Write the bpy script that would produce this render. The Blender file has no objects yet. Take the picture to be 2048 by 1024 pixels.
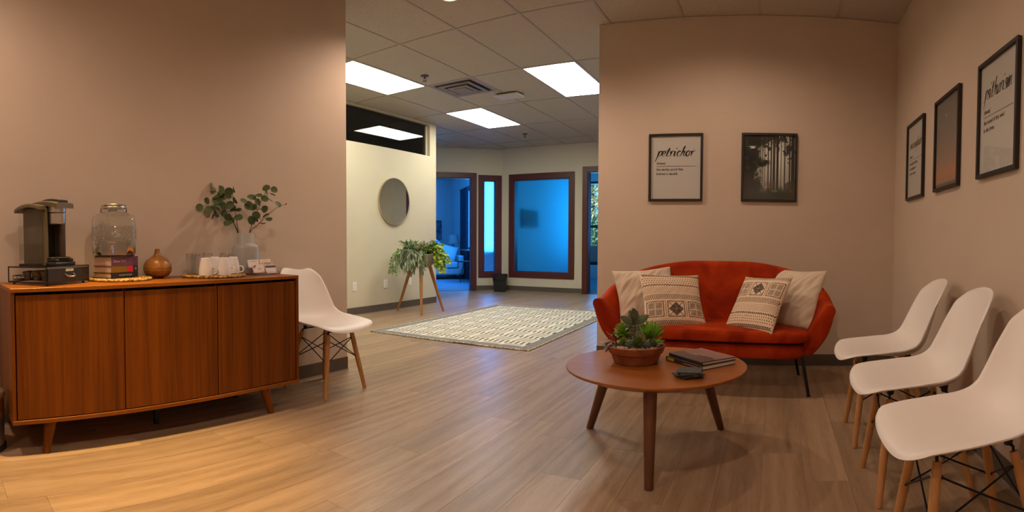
import bpy, bmesh, math, random
import numpy as np
from mathutils import Vector, Matrix, noise as mnoise

random.seed(11)
PI = math.pi
scene = bpy.context.scene
COL = scene.collection

# ------------------------------------------------------------------ camera
# a stitched cylindrical panorama: 1078 px per radian, eye 0.98 m above the floor
F_PX, YAW, PITCH, ROLL, EYE = 1078.083, 0.488, 0.029, -0.004, 0.98
cam_d = bpy.data.cameras.new('camera')
cam_d.type = 'PANO'
cam_d.panorama_type = 'CENTRAL_CYLINDRICAL'
cam_d.central_cylindrical_radius = 1.0
cam_d.central_cylindrical_range_u_min = -1024.0 / F_PX
cam_d.central_cylindrical_range_u_max = 1024.0 / F_PX
cam_d.central_cylindrical_range_v_min = -512.0 / F_PX
cam_d.central_cylindrical_range_v_max = 512.0 / F_PX
cam_d.clip_start = 0.02
cam_o = bpy.data.objects.new('camera', cam_d)
COL.objects.link(cam_o)
def _cam_axes():
    cy, sy, cp, sp, cr, sr = math.cos(YAW), math.sin(YAW), math.cos(PITCH), math.sin(PITCH), math.cos(ROLL), math.sin(ROLL)
    right0 = Vector((cy, sy, 0)); fwd0 = Vector((-sy, cy, 0)); up0 = Vector((0, 0, 1))
    fwd = fwd0 * cp - up0 * sp; up = fwd0 * sp + up0 * cp
    return right0 * cr - up * sr, fwd, right0 * sr + up * cr
_r, _f, _u = _cam_axes()
cam_o.matrix_world = Matrix(((_r.x, _u.x, -_f.x, 0.0), (_r.y, _u.y, -_f.y, 0.0), (_r.z, _u.z, -_f.z, EYE), (0, 0, 0, 1)))
scene.camera = cam_o

# ------------------------------------------------------------------ world, view, daylight
world = bpy.data.worlds.new('sky'); scene.world = world
world.use_nodes = True
_bg = world.node_tree.nodes['Background']
_bg.inputs[0].default_value = (0.06, 0.36, 1.0, 1)
_bg.inputs[1].default_value = 3.0
scene.view_settings.view_transform = 'Standard'
scene.view_settings.look = 'None'
scene.view_settings.gamma = 1.0
scene.view_settings.use_curve_mapping = False
scene.view_settings.exposure = 0.0
scene.cycles.use_denoising = True
scene.cycles.max_bounces = 9
scene.cycles.diffuse_bounces = 5
scene.cycles.transmission_bounces = 10
scene.cycles.transparent_max_bounces = 12
scene.cycles.sample_clamp_indirect = 4.0

CAN_COL = (1.0, 0.715, 0.53)
CAN_W = 70.0
PANEL_COL = (1.0, 0.97, 0.82)
PANEL_E = 18.0
BLUE = (0.0, 0.37, 1.0)
def area_light(name, loc, rot, sx, sy, power, color):
    d = bpy.data.lights.new(name, 'AREA'); d.shape = 'RECTANGLE'; d.size = sx; d.size_y = sy
    d.energy = power; d.color = color
    o = bpy.data.objects.new(name, d); COL.objects.link(o); o.location = loc; o.rotation_euler = rot
    return o
# daylight at the office windows (each lies in its window opening)
area_light('window_daylight', (-3.75, 13.10, 1.6), (-PI / 2, 0, 0), 2.1, 1.75, 64, BLUE)
area_light('window_daylight', (-6.364, 10.465, 1.5), (PI / 2, 0, 3 * PI / 4), 2.2, 1.5, 240, (0.022, 0.29, 1.0))

# ------------------------------------------------------------------ helpers
def srgb(r, g, b):
    def l(c):
        c /= 255.0
        return c / 12.92 if c <= 0.04045 else ((c + 0.055) / 1.055) ** 2.4
    return (l(r), l(g), l(b))
def principled(m): return m.node_tree.nodes['Principled BSDF']
MATS = {}
def mat(name, color, rough=0.5, metal=0.0, spec=0.5, trans=0.0, ior=1.45, sheen=0.0, coat=0.0, emit=None, estr=0.0, alpha=1.0, sss=0.0):
    m = bpy.data.materials.new(name); m.use_nodes = True
    p = principled(m)
    p.inputs['Base Color'].default_value = (*color, 1)
    p.inputs['Roughness'].default_value = rough
    p.inputs['Metallic'].default_value = metal
    p.inputs['Specular IOR Level'].default_value = spec
    p.inputs['Transmission Weight'].default_value = trans
    p.inputs['IOR'].default_value = ior
    p.inputs['Sheen Weight'].default_value = sheen
    p.inputs['Coat Weight'].default_value = coat
    if emit:
        p.inputs['Emission Color'].default_value = (*emit, 1); p.inputs['Emission Strength'].default_value = estr
    MATS[name] = m
    return m
def N(m, t, **kw):
    n = m.node_tree.nodes.new(t)
    for k, v in kw.items(): setattr(n, k, v)
    return n
def L(m, a, b): m.node_tree.links.new(a, b)
def ramp(m, fac, stops):
    r = N(m, 'ShaderNodeValToRGB'); e = r.color_ramp.elements
    while len(e) < len(stops): e.new(0.5)
    for i, (p, c) in enumerate(stops): e[i].position = p; e[i].color = (*c, 1)
    L(m, fac, r.inputs[0]); return r
def coords(m, scale, kind='Object', rnd=False):
    tc = N(m, 'ShaderNodeTexCoord'); mp = N(m, 'ShaderNodeMapping'); mp.inputs['Scale'].default_value = scale
    src = tc.outputs[kind]
    if rnd:
        oi = N(m, 'ShaderNodeObjectInfo'); mul = N(m, 'ShaderNodeVectorMath', operation='MULTIPLY_ADD')
        comb = N(m, 'ShaderNodeCombineXYZ')
        for i in range(3): L(m, oi.outputs['Random'], comb.inputs[i])
        mul.inputs[1].default_value = (37.0, 53.0, 19.0); L(m, comb.outputs[0], mul.inputs[0]); L(m, src, mul.inputs[2]); src = mul.outputs[0]
    L(m, src, mp.inputs[0]); return mp.outputs[0]
def noise_tex(m, vec, scale, detail=4, rough=0.55, dist=0.0):
    n = N(m, 'ShaderNodeTexNoise'); n.inputs['Scale'].default_value = scale; n.inputs['Detail'].default_value = detail
    n.inputs['Roughness'].default_value = rough; n.inputs['Distortion'].default_value = dist
    L(m, vec, n.inputs['Vector']); return n
def bump(m, h, strength=0.2, dist=0.002):
    b = N(m, 'ShaderNodeBump'); b.inputs['Strength'].default_value = strength; b.inputs['Distance'].default_value = dist
    L(m, h, b.inputs['Height']); L(m, b.outputs[0], principled(m).inputs['Normal'])
def noisy(name, stops, scale=20, rough=0.6, vec_scale=(1, 1, 1), detail=4, dist=0.0, bmp=0.0, bdist=0.002, rnd=False, **kw):
    m = mat(name, stops[0][1], rough, **kw)
    n = noise_tex(m, coords(m, vec_scale, rnd=rnd), scale, detail, dist=dist)
    r = ramp(m, n.outputs['Fac'], stops); L(m, r.outputs[0], principled(m).inputs['Base Color'])
    if bmp: bump(m, n.outputs['Fac'], bmp, bdist)
    return m
def wood(name, dark, light, axis='y', grain=60, rough=0.45, stretch=0.035, rnd=False, coat=0.0, contrast=1.0, spec=0.5):
    s = [1.0, 1.0, 1.0]; s['xyz'.index(axis)] = stretch
    m = mat(name, light, rough, coat=coat, spec=spec)
    v = coords(m, s, rnd=rnd)
    n1 = noise_tex(m, v, grain, 6, 0.65, 0.3); n2 = noise_tex(m, v, grain * 0.16, 3, 0.5, 1.2)
    mx = N(m, 'ShaderNodeMath', operation='MULTIPLY_ADD'); mx.inputs[1].default_value = 0.5
    sc = N(m, 'ShaderNodeMath', operation='MULTIPLY'); sc.inputs[1].default_value = 0.5
    L(m, n1.outputs['Fac'], mx.inputs[0]); L(m, n2.outputs['Fac'], sc.inputs[0]); L(m, sc.outputs[0], mx.inputs[2])
    r = ramp(m, mx.outputs[0], [(0.5 - 0.16 / contrast, dark), (0.5 + 0.14 / contrast, light)])
    L(m, r.outputs[0], principled(m).inputs['Base Color']); bump(m, n1.outputs['Fac'], 0.08, 0.001)
    return m
def thin_glass(name, tint=(0.96, 0.98, 0.97), rough=0.0, boost=1.0, bead=False):
    m = bpy.data.materials.new(name); m.use_nodes = True; nt = m.node_tree
    nt.nodes.remove(nt.nodes['Principled BSDF']); out = nt.nodes['Material Output']
    lw = N(m, 'ShaderNodeLayerWeight'); lw.inputs[0].default_value = 0.5            # Schlick reflectance, alike from both sides
    pw = N(m, 'ShaderNodeMath', operation='POWER'); pw.inputs[1].default_value = 5.0; L(m, lw.outputs['Facing'], pw.inputs[0])
    ml = N(m, 'ShaderNodeMath', operation='MULTIPLY_ADD'); ml.inputs[1].default_value = 0.93 * boost; ml.inputs[2].default_value = 0.04 * boost; ml.use_clamp = True
    tr = N(m, 'ShaderNodeBsdfTransparent'); tr.inputs[0].default_value = (*tint, 1)
    gl = N(m, 'ShaderNodeBsdfGlossy'); gl.inputs['Roughness'].default_value = rough
    if bead:
        vo = N(m, 'ShaderNodeTexVoronoi'); vo.inputs['Scale'].default_value = 95; tc = N(m, 'ShaderNodeTexCoord'); L(m, tc.outputs['Object'], vo.inputs['Vector'])
        bp = N(m, 'ShaderNodeBump'); bp.inputs['Strength'].default_value = 1.0; bp.inputs['Distance'].default_value = 0.01; L(m, vo.outputs['Distance'], bp.inputs['Height']); L(m, bp.outputs[0], gl.inputs['Normal']); L(m, bp.outputs[0], lw.inputs['Normal'])
    mx = N(m, 'ShaderNodeMixShader'); L(m, pw.outputs[0], ml.inputs[0]); L(m, ml.outputs[0], mx.inputs[0])
    L(m, tr.outputs[0], mx.inputs[1]); L(m, gl.outputs[0], mx.inputs[2]); L(m, mx.outputs[0], out.inputs[0])
    MATS[name] = m; return m

class MB:
    def __init__(s): s.v = []; s.f = []; s.uv = {}
    def box(s, c, d, M=None):
        b = len(s.v)
        for z in (-.5, .5):
            for y in (-.5, .5):
                for x in (-.5, .5):
                    p = Vector((c[0] + x * d[0], c[1] + y * d[1], c[2] + z * d[2]))
                    s.v.append(M @ p if M else p)
        for q in ((0, 2, 3, 1), (4, 5, 7, 6), (0, 1, 5, 4), (2, 6, 7, 3), (0, 4, 6, 2), (1, 3, 7, 5)): s.f.append(tuple(b + i for i in q))
        return s
    def bb(s, x0, x1, y0, y1, z0, z1, M=None): return s.box(((x0 + x1) / 2, (y0 + y1) / 2, (z0 + z1) / 2), (x1 - x0, y1 - y0, z1 - z0), M)
    def loops(s, rings, closed=True, cap0=True, cap1=True):
        b = len(s.v); n = len(rings[0])
        for r in rings: s.v.extend(Vector(p) for p in r)
        for i in range(len(rings) - 1):
            for j in range(n if closed else n - 1):
                k = (j + 1) % n
                s.f.append((b + i * n + j, b + i * n + k, b + (i + 1) * n + k, b + (i + 1) * n + j))
        if cap0: s.f.append(tuple(b + j for j in range(n))[::-1])
        if cap1: s.f.append(tuple(b + (len(rings) - 1) * n + j for j in range(n)))
        return s
    def tube(s, pts, rad, n=10, caps=True):
        pts = [Vector(p) for p in pts]
        if not hasattr(rad, '__len__'): rad = [rad] * len(pts)
        rings = []; prev = None
        for i, p in enumerate(pts):
            t = (pts[min(i + 1, len(pts) - 1)] - pts[max(i - 1, 0)]).normalized()
            if prev is None:
                a = t.orthogonal().normalized()
            else:
                a = (prev - t * prev.dot(t)).normalized()
            prev = a; b = t.cross(a)
            rings.append([p + (a * math.cos(2 * PI * k / n) + b * math.sin(2 * PI * k / n)) * rad[i] for k in range(n)])
        return s.loops(rings, True, caps, caps)
    def lathe(s, prof, n=32, c=(0, 0, 0), sq=None, cap0=True, cap1=True):
        rings = []
        for r, z in prof:
            ring = []
            for k in range(n):
                a = 2 * PI * k / n; ca, sa = math.cos(a), math.sin(a)
                q = 1.0
                if sq: q = 1.0 / (abs(ca) ** sq + abs(sa) ** sq) ** (1.0 / sq)
                ring.append((c[0] + r * q * ca, c[1] + r * q * sa, c[2] + z))
            rings.append(ring)
        return s.loops(rings, True, cap0, cap1)
    def quad(s, a, b, c, d):
        k = len(s.v); s.v += [Vector(a), Vector(b), Vector(c), Vector(d)]; s.f.append((k, k + 1, k + 2, k + 3)); return s
    def poly(s, pts):
        k = len(s.v); s.v += [Vector(p) for p in pts]; s.f.append(tuple(range(k, k + len(pts)))); return s
    def prism(s, pts, z0, z1):
        return s.loops([[(x, y, z0) for x, y in pts], [(x, y, z1) for x, y in pts]])
    def xform(s, M): s.v = [M @ p for p in s.v]; return s
    def mesh(s, name, smooth=None, bevel=0.0, seg=2):
        me = bpy.data.meshes.new(name); me.from_pydata([tuple(p) for p in s.v], [], s.f); me.update()
        bm = bmesh.new(); bm.from_mesh(me)
        bmesh.ops.recalc_face_normals(bm, faces=bm.faces)
        if bevel:
            ed = [e for e in bm.edges if len(e.link_faces) == 2 and e.calc_face_angle(0) > 0.5]
            bmesh.ops.bevel(bm, geom=ed, offset=bevel, segments=seg, profile=0.5, affect='EDGES', clamp_overlap=True)
        bm.to_mesh(me); bm.free()
        if smooth is not None:
            for p in me.polygons: p.use_smooth = True
            me.set_sharp_from_angle(angle=smooth)
        return me
    def build(s, name, m, parent=None, smooth=None, bevel=0.0, seg=2):
        return link(name, s.mesh(name, smooth, bevel, seg), m, parent)
def link(name, me, m, parent=None, M=None):
    o = bpy.data.objects.new(name, me); COL.objects.link(o)
    if m is not None and len(me.materials) == 0: me.materials.append(m if not isinstance(m, str) else MATS[m])
    if parent is not None: o.parent = parent
    if M is not None: o.matrix_local = M
    return o
def thing(name, label, cat, loc=(0, 0, 0), rz=0.0, group=None):
    o = bpy.data.objects.new(name, None); COL.objects.link(o); o.empty_display_size = 0.05
    o.location = loc; o.rotation_euler = (0, 0, rz); return tag(o, label, cat, group)
def tag(o, label, cat, group=None):
    o['label'] = label; o['category'] = cat
    if group: o['group'] = group
    return o
def struct(o):
    o['kind'] = 'structure'; return o
def copy_tree(o, parent=None):
    c = o.copy(); COL.objects.link(c)
    if parent is not None: c.parent = parent
    for ch in o.children: copy_tree(ch, c)
    return c
def grid_mesh(name, fn, nu, nv, smooth=True, closed_u=False):
    vs = []; fs = []; uvs = []
    for j in range(nv + 1):
        for i in range(nu + (0 if closed_u else 1)): vs.append(tuple(fn(i / nu, j / nv)))
    w = nu if closed_u else nu + 1
    for j in range(nv):
        for i in range(nu):
            k = (i + 1) % w
            fs.append((j * w + i, j * w + k, (j + 1) * w + k, (j + 1) * w + i))
            uvs += [(i / nu, j / nv), ((i + 1) / nu, j / nv), ((i + 1) / nu, (j + 1) / nv), (i / nu, (j + 1) / nv)]
    me = bpy.data.meshes.new(name); me.from_pydata(vs, [], fs)
    ul = me.uv_layers.new(name='UVMap'); ul.data.foreach_set('uv', [c for u in uvs for c in u])
    if smooth:
        for p in me.polygons: p.use_smooth = True
    me.update(); return me
def lerp_table(tab, x):
    for (a, fa), (b, fb) in zip(tab, tab[1:]):
        if x <= b: return fa + (fb - fa) * max(0.0, (x - a) / (b - a))
    return tab[-1][1]
def smooth_table(tab, x):
    n = len(tab)
    if x <= tab[0][0]: return tab[0][1]
    for i in range(n - 1):
        (a, fa), (b, fb) = tab[i], tab[i + 1]
        if x <= b:
            t = (x - a) / (b - a)
            m0 = (fb - tab[i - 1][1]) / (b - tab[i - 1][0]) if i > 0 else (fb - fa) / (b - a)
            m1 = (tab[i + 2][1] - fa) / (tab[i + 2][0] - a) if i + 2 < n else (fb - fa) / (b - a)
            h = b - a
            return (2 * t**3 - 3 * t**2 + 1) * fa + (t**3 - 2 * t**2 + t) * h * m0 + (-2 * t**3 + 3 * t**2) * fb + (t**3 - t**2) * h * m1
    return tab[-1][1]
def catmull(pts, n=8):
    P = [Vector(p) for p in pts]; out = []
    for i in range(len(P) - 1):
        p0 = P[max(i - 1, 0)]; p1 = P[i]; p2 = P[i + 1]; p3 = P[min(i + 2, len(P) - 1)]
        for k in range(n):
            t = k / n
            out.append(0.5 * ((2 * p1) + (p2 - p0) * t + (2 * p0 - 5 * p1 + 4 * p2 - p3) * t * t + (3 * p1 - p0 - 3 * p2 + p3) * t**3))
    out.append(P[-1]); return out
def image(name, arr):
    h, w = arr.shape[:2]
    im = bpy.data.images.new(name, w, h)
    px = np.ones((h, w, 4), np.float32); px[..., :3] = np.clip(arr[::-1], 0, 1)
    im.pixels.foreach_set(px.ravel()); im.pack(); return im
def image_mat(name, arr, rough=0.6, **kw):
    m = mat(name, (1, 1, 1), rough, **kw)
    tc = N(m, 'ShaderNodeTexCoord'); t = N(m, 'ShaderNodeTexImage'); t.image = image(name, arr)
    L(m, tc.outputs['UV'], t.inputs[0]); L(m, t.outputs[0], principled(m).inputs['Base Color']); return m
def text_mesh(name, body, size, m, parent, M, shear=0.0, width=1.0, bold=0.0):
    c = bpy.data.curves.new(name, 'FONT'); c.body = body; c.size = size; c.shear = shear; c.offset = bold; c.space_line = 1.05
    c.extrude = 0.0002
    o = bpy.data.objects.new(name, c); COL.objects.link(o)
    dg = bpy.context.evaluated_depsgraph_get(); dg.update()
    me = bpy.data.meshes.new_from_object(o.evaluated_get(dg)); bpy.data.objects.remove(o)
    me.materials.clear()
    me.transform(Matrix.Diagonal((width, 1, 1, 1)))
    return link(name, me, m, parent, M)

# ------------------------------------------------------------------ materials
noisy('wall_paint', [(0.35, (0.58, 0.482, 0.388)), (0.7, (0.605, 0.503, 0.405))], 3.0, 0.65, bmp=0.05)
noisy('hall_paint', [(0.35, (0.60, 0.53, 0.385)), (0.7, (0.62, 0.55, 0.40))], 3.0, 0.6, bmp=0.05)
mat('office_paint', (0.62, 0.64, 0.66), 0.7)
mat('rubber_base', (0.105, 0.082, 0.06), 0.5)
mat('toe_highlight', (0.30, 0.25, 0.2), 0.5)  # lighter than the rubber: the highlight along the cove toe, painted in
mat('trim_wood', (0.085, 0.016, 0.010), 0.38)
mat('black_metal', (0.012, 0.011, 0.011), 0.35, metal=0.3)
mat('black_plastic', (0.014, 0.013, 0.013), 0.4)
mat('steel', (0.62, 0.60, 0.56), 0.28, metal=1.0)
mat('chrome', (0.8, 0.8, 0.8), 0.08, metal=1.0)
mat('white_plastic', (0.80, 0.77, 0.74), 0.42)
mat('outlet_white', (0.78, 0.76, 0.70), 0.4)
mat('dark_slot', (0.02, 0.02, 0.02), 0.6)
mat('carpet', (0.12, 0.15, 0.19), 0.95)
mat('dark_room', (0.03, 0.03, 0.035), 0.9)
thin_glass('clear_pane')
thin_glass('picture_glass', boost=0.8)
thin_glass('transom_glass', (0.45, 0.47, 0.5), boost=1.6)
mat('mirror', (0.72, 0.74, 0.74), 0.02, metal=1.0)
mat('panel_light', (0.9, 0.9, 0.9), 0.5, emit=PANEL_COL, estr=PANEL_E)
mat('panel_frame', (0.6, 0.58, 0.52), 0.5)
mat('can_bulb', (1, 1, 1), 0.5, emit=(1.0, 0.80, 0.62), estr=14.0)
mat('ceiling_rail', (0.42, 0.37, 0.32), 0.5)
m = noisy('ceiling_tile', [(0.30, (0.30, 0.25, 0.20)), (0.40, (0.50, 0.455, 0.405)), (0.7, (0.54, 0.495, 0.44))], 130, 0.9, detail=2, bmp=0.4, bdist=0.003, rnd=True)
# frosted privacy glass
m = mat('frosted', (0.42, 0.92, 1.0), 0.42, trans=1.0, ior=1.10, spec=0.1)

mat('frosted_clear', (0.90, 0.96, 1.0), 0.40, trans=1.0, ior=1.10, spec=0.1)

def plank_mat():
    m = mat('plank', (0.4, 0.32, 0.26), 0.36, spec=0.42)
    v = coords(m, (1.0, 0.085, 1.0), rnd=True)
    n1 = noise_tex(m, v, 95, 6, 0.75, 0.5); n2 = noise_tex(m, v, 10, 3, 0.6, 2.2)
    w = N(m, 'ShaderNodeTexWave', wave_type='BANDS', bands_direction='X'); w.inputs['Scale'].default_value = 3.2; w.inputs['Distortion'].default_value = 14
    w.inputs['Detail'].default_value = 3; w.inputs['Detail Scale'].default_value = 1.2; L(m, v, w.inputs['Vector'])
    a = N(m, 'ShaderNodeMath', operation='MULTIPLY_ADD'); a.inputs[1].default_value = 0.55
    b = N(m, 'ShaderNodeMath', operation='MULTIPLY_ADD'); b.inputs[1].default_value = 0.36
    c = N(m, 'ShaderNodeMath', operation='MULTIPLY'); c.inputs[1].default_value = 0.14
    L(m, w.outputs['Fac'], c.inputs[0]); L(m, n2.outputs['Fac'], b.inputs[0]); L(m, c.outputs[0], b.inputs[2])
    L(m, n1.outputs['Fac'], a.inputs[0]); L(m, b.outputs[0], a.inputs[2])
    r = ramp(m, a.outputs[0], [(0.30, (0.205, 0.131, 0.075)), (0.5, (0.312, 0.210, 0.128)), (0.72, (0.395, 0.276, 0.178))])
    oi = N(m, 'ShaderNodeObjectInfo'); mr = N(m, 'ShaderNodeMapRange'); mr.inputs[3].default_value = 0.84; mr.inputs[4].default_value = 1.12
    L(m, oi.outputs['Random'], mr.inputs[0])
    mul = N(m, 'ShaderNodeVectorMath', operation='SCALE'); L(m, r.outputs[0], mul.inputs[0]); L(m, mr.outputs[0], mul.inputs['Scale'])
    L(m, mul.outputs[0], principled(m).inputs['Base Color']); bump(m, n1.outputs['Fac'], 0.12, 0.0008)
plank_mat()
# ------------------------------------------------------------------ the room
CEIL = 2.769
XR, YB, XE, XL, YL, XM, YM, YF = 0.956, 4.28, -1.462, -2.911, 2.857, -4.963, 6.822, 9.28
GX, GY, T2 = -2.588, 3.834, 0.6096
R2 = math.sqrt(0.5)
M45 = Matrix(((R2, -R2, 0, 0), (R2, R2, 0, 0), (0, 0, 1, 0), (0, 0, 0, 1)))      # local x = along the angled wall, local y = into the office
MY = Matrix(((0, 1, 0, 0), (1, 0, 0, 0), (0, 0, 1, 0), (0, 0, 0, 1)))            # local x = world y, local y = world x
VA, UC, VB = 10.19, 2.934, 15.66

def panel(name, M, a0, a1, t0, t1, m, openings=(), z0=0.0, z1=CEIL):
    b = MB(); cur = a0
    for (p, q, lo, hi) in sorted(openings):
        if p > cur: b.bb(cur, p, t0, t1, z0, z1, M)
        if lo > z0: b.bb(p, q, t0, t1, z0, lo, M)
        if hi < z1: b.bb(p, q, t0, t1, hi, z1, M)
        cur = q
    if cur < a1: b.bb(cur, a1, t0, t1, z0, z1, M)
    return struct(b.build(name, m))
ID = Matrix.Identity(4)
panel('wall_left', MY, -2.6, YL, XL - 0.14, XL, 'wall_paint')
panel('wall_back', ID, XE, XR + 0.14, YB, YB + 0.13, 'wall_paint')
panel('wall_right', MY, -2.6, YB, XR, XR + 0.14, 'wall_paint')
panel('wall_rear', ID, XL - 0.14, XR + 0.14, -2.74, -2.6, 'wall_paint')
panel('wall_hall_near', ID, -7.4, XL - 0.14, YL - 0.14, YL, 'hall_paint')
panel('wall_hall_left', MY, YL, YM, XM - 0.13, XM, 'hall_paint', [(3.6, 6.66, 2.266, 2.742)])
panel('wall_corridor', ID, -8.2, XM - 0.13, YM - 0.13, YM, 'hall_paint')
panel('wall_hall_far', ID, XM - 0.17, -1.9, YF, YF + 0.13, 'hall_paint', [(-4.885, -3.735, 0.372, 2.146), (-3.37, -2.43, 0.0, 2.235)])
panel('wall_hall_angled', M45, -1.2, UC, VA, VA + 0.13, 'hall_paint', [(UC - 0.388, UC - 0.139, 0.363, 2.134), (UC - 1.56, UC - 0.633, 0.0, 2.18)])
panel('wall_hall_right', MY, YB + 0.13, YF + 0.13, 3.1, 3.24, 'hall_paint')
Mo = Matrix.Translation((-1.9, YF, 0)) @ Matrix.Rotation(-PI / 4, 4, 'Z')
panel('wall_hall_corner', Mo, -0.05, 7.2, 0.0, 0.13, 'hall_paint')
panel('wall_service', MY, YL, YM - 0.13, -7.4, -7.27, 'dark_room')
# offices
panel('wall_office_back', M45, -2.2, UC + 0.13, VB, VB + 0.13, 'office_paint')
panel('wall_office_side', MY.copy() if False else M45 @ MY, VA + 0.13, VB, UC, UC + 0.10, 'office_paint', [(10.75, 14.0, 0.75, 2.30)])
panel('wall_office_left', M45 @ MY, VA + 0.13, VB, -2.2, -2.07, 'office_paint')
panel('wall_study_back', ID, -5.2, -0.5, 13.2, 13.33, 'office_paint', [(-4.77, -2.6, 0.704, 2.516)])
panel('wall_study_left', MY, YF + 0.13, 13.2, -5.16, -5.06, 'office_paint')
panel('wall_study_right', MY, YF + 0.13, 13.2, -0.6, -0.5, 'office_paint')
struct(MB().bb(-2.2, UC + 0.1, VA, VB + 0.1, CEIL - 0.02, CEIL + 0.05, M45).build('ceiling_office', 'office_paint'))
struct(MB().bb(-5.2, -0.5, YF + 0.13, 13.3, CEIL - 0.02, CEIL + 0.05).build('ceiling_study', 'office_paint'))
struct(MB().bb(-2.2, UC + 0.1, VA + 0.02, VB + 0.1, -0.05, 0.006, M45).build('floor_office', 'carpet'))
struct(MB().bb(-5.2, -0.5, YF + 0.02, 13.3, -0.05, 0.006).build('floor_study', 'carpet'))

# floor and its planks
fl = struct(MB().bb(-8.2, 3.3, -2.8, 9.6, -0.06, -0.0025).build('floor', 'plank'))
PW, PL = 0.181, 1.22
pm = MB().bb(-PW / 2 + 0.0005, PW / 2 - 0.0005, -PL / 2 + 0.0005, PL / 2 - 0.0005, -0.008, 0.0).mesh('plank')
pm.materials.append(MATS['plank'])
rp = random.Random(4)
for i in range(-34, 7):
    x = 0.05 + i * PW; off = rp.random() * PL
    for k in range(-1, 8):
        y = k * PL + off
        y0, y1 = y - PL / 2, y + PL / 2
        if x > XR or y1 < 0.2: continue
        if x < XL and y1 < YL: continue
        if x > XE and y0 > YB: continue
        if x < XM and y1 < YM: continue
        if x > -1.0 and y1 < 1.0: continue
        if y0 > YF + 0.1 or (x - y0) < -14.5: continue
        link('plank', pm, None, fl, Matrix.Translation((x, y, 0)))

# ceiling grid: tiles and rails
ce = struct(MB().bb(-8.2, 3.3, -2.8, 9.6, CEIL + 0.022, CEIL + 0.08).build('ceiling', 'ceiling_tile'))
LIGHT_CELLS = [(-3, 0), (0, 1), (-3, 2)]
tile = MB().bb(0.011, T2 - 0.011, 0.011, 2 * T2 - 0.011, CEIL + 0.004, CEIL + 0.02).mesh('ceiling_tile'); tile.materials.append(MATS['ceiling_tile'])
half = MB().bb(0.011, T2 - 0.011, 0.011, T2 - 0.011, CEIL + 0.004, CEIL + 0.02).mesh('ceiling_tile'); half.materials.append(MATS['ceiling_tile'])
for i in range(-6, 6):
    for j in range(-2, 5):
        if (i, j) in LIGHT_CELLS: continue
        x, y = GX + i * T2, GY + j * 2 * T2
        if x < -4.3 and y + 1.2 < YL: continue
        if (i, j) == (-2, 1):
            link('ceiling_tile', half, None, ce, Matrix.Translation((x, y + T2, 0))); continue
        link('ceiling_tile', tile, None, ce, Matrix.Translation((x, y, 0)))
for i in range(-6, 7):
    x = GX + i * T2
    MB().bb(x - 0.011, x + 0.011, 0.5 if x > XL else YL, 9.4, CEIL - 0.001, CEIL + 0.006).build('ceiling_rail', 'ceiling_rail', ce)
for j in range(-2, 5):
    y = GY + j * 2 * T2
    MB().bb(-6.3, 1.1, y - 0.011, y + 0.011, CEIL - 0.0005, CEIL + 0.006).build('ceiling_rail', 'ceiling_rail', ce)
x = GX - 2 * T2; y = GY + 3 * T2
MB().bb(x, x + T2, y - 0.011, y + 0.011, CEIL - 0.0005, CEIL + 0.006).build('ceiling_rail', 'ceiling_rail', ce)

# base boards
def baseboard(name, M, a0, a1, t, side, h=0.098):
    b = MB().bb(a0, a1, min(t, t + side * 0.008), max(t, t + side * 0.008), 0.0, h, M)
    o = struct(b.build(name, 'rubber_base'))
    MB().bb(a0, a1, min(t, t + side * 0.016), max(t, t + side * 0.016), 0.0, 0.007, M).build('toe', 'toe_highlight', o)
baseboard('baseboard_left', MY, -2.5, YL, XL, 1)
baseboard('baseboard_back', ID, XE, XR, YB, -1)
baseboard('baseboard_right', MY, -2.5, YB, XR, -1)
baseboard('baseboard_hall_left', MY, YL, YM, XM, 1)
baseboard('baseboard_hall_far_a', ID, -5.13, -3.475, YF, -1)
baseboard('baseboard_hall_far_b', ID, -2.33, -1.9, YF, -1)
baseboard('baseboard_hall_angled', M45, UC - 0.53, UC, VA, -1)
baseboard('baseboard_corridor', ID, -8.0, XM - 0.13, YM, 1)
def struct_empty(name):
    o = bpy.data.objects.new(name, None); COL.objects.link(o); o.empty_display_size = 0.05; return struct(o)

# picture-frame casing around an opening in a wall (a along the wall, t = wall face, side = towards the hall)
def casing(name, M, a0, a1, z0, z1, t, side, w=0.105, bottom=True, depth=0.13, mt='trim_wood'):
    o = struct_empty(name); d = 0.018
    f0, f1 = (t - d, t) if side < 0 else (t, t + d)
    def mit(pa, pb, pc, pd):
        b = MB(); b.loops([[M @ Vector((p[0], f0, p[1])) for p in (pa, pb, pc, pd)], [M @ Vector((p[0], f1, p[1])) for p in (pa, pb, pc, pd)]])
        return b.build('casing', mt, o, bevel=0.003, seg=1)
    zb = z0 - w if bottom else z0
    mit((a0 - w, zb), (a0, z0), (a0, z1), (a0 - w, z1 + w))
    mit((a1, z0), (a1 + w, zb), (a1 + w, z1 + w), (a1, z1))
    mit((a0 - w, z1 + w), (a0, z1), (a1, z1), (a1 + w, z1 + w))
    if bottom: mit((a0 - w, z0 - w), (a1 + w, z0 - w), (a1, z0), (a0, z0))
    j0, j1 = (t, t + depth) if side < 0 else (t - depth, t)
    for bb_ in ((a0, a0 + 0.014, z0, z1), (a1 - 0.014, a1, z0, z1), (a0, a1, z1 - 0.014, z1)) + (((a0, a1, z0, z0 + 0.014),) if bottom else ()):
        MB().bb(bb_[0], bb_[1], j0, j1, bb_[2], bb_[3], M).build('jamb', mt, o)
    return o
casing('door_1', M45, UC - 1.56, UC - 0.633, 0.0, 2.18, VA, -1, 0.10, False)
w1 = casing('window_1', M45, UC - 0.388, UC - 0.139, 0.363, 2.134, VA, -1, 0.11)
MB().bb(UC - 0.374, UC - 0.153, VA + 0.05, VA + 0.058, 0.377, 2.12, M45).build('pane', 'frosted_clear', w1)
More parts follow.
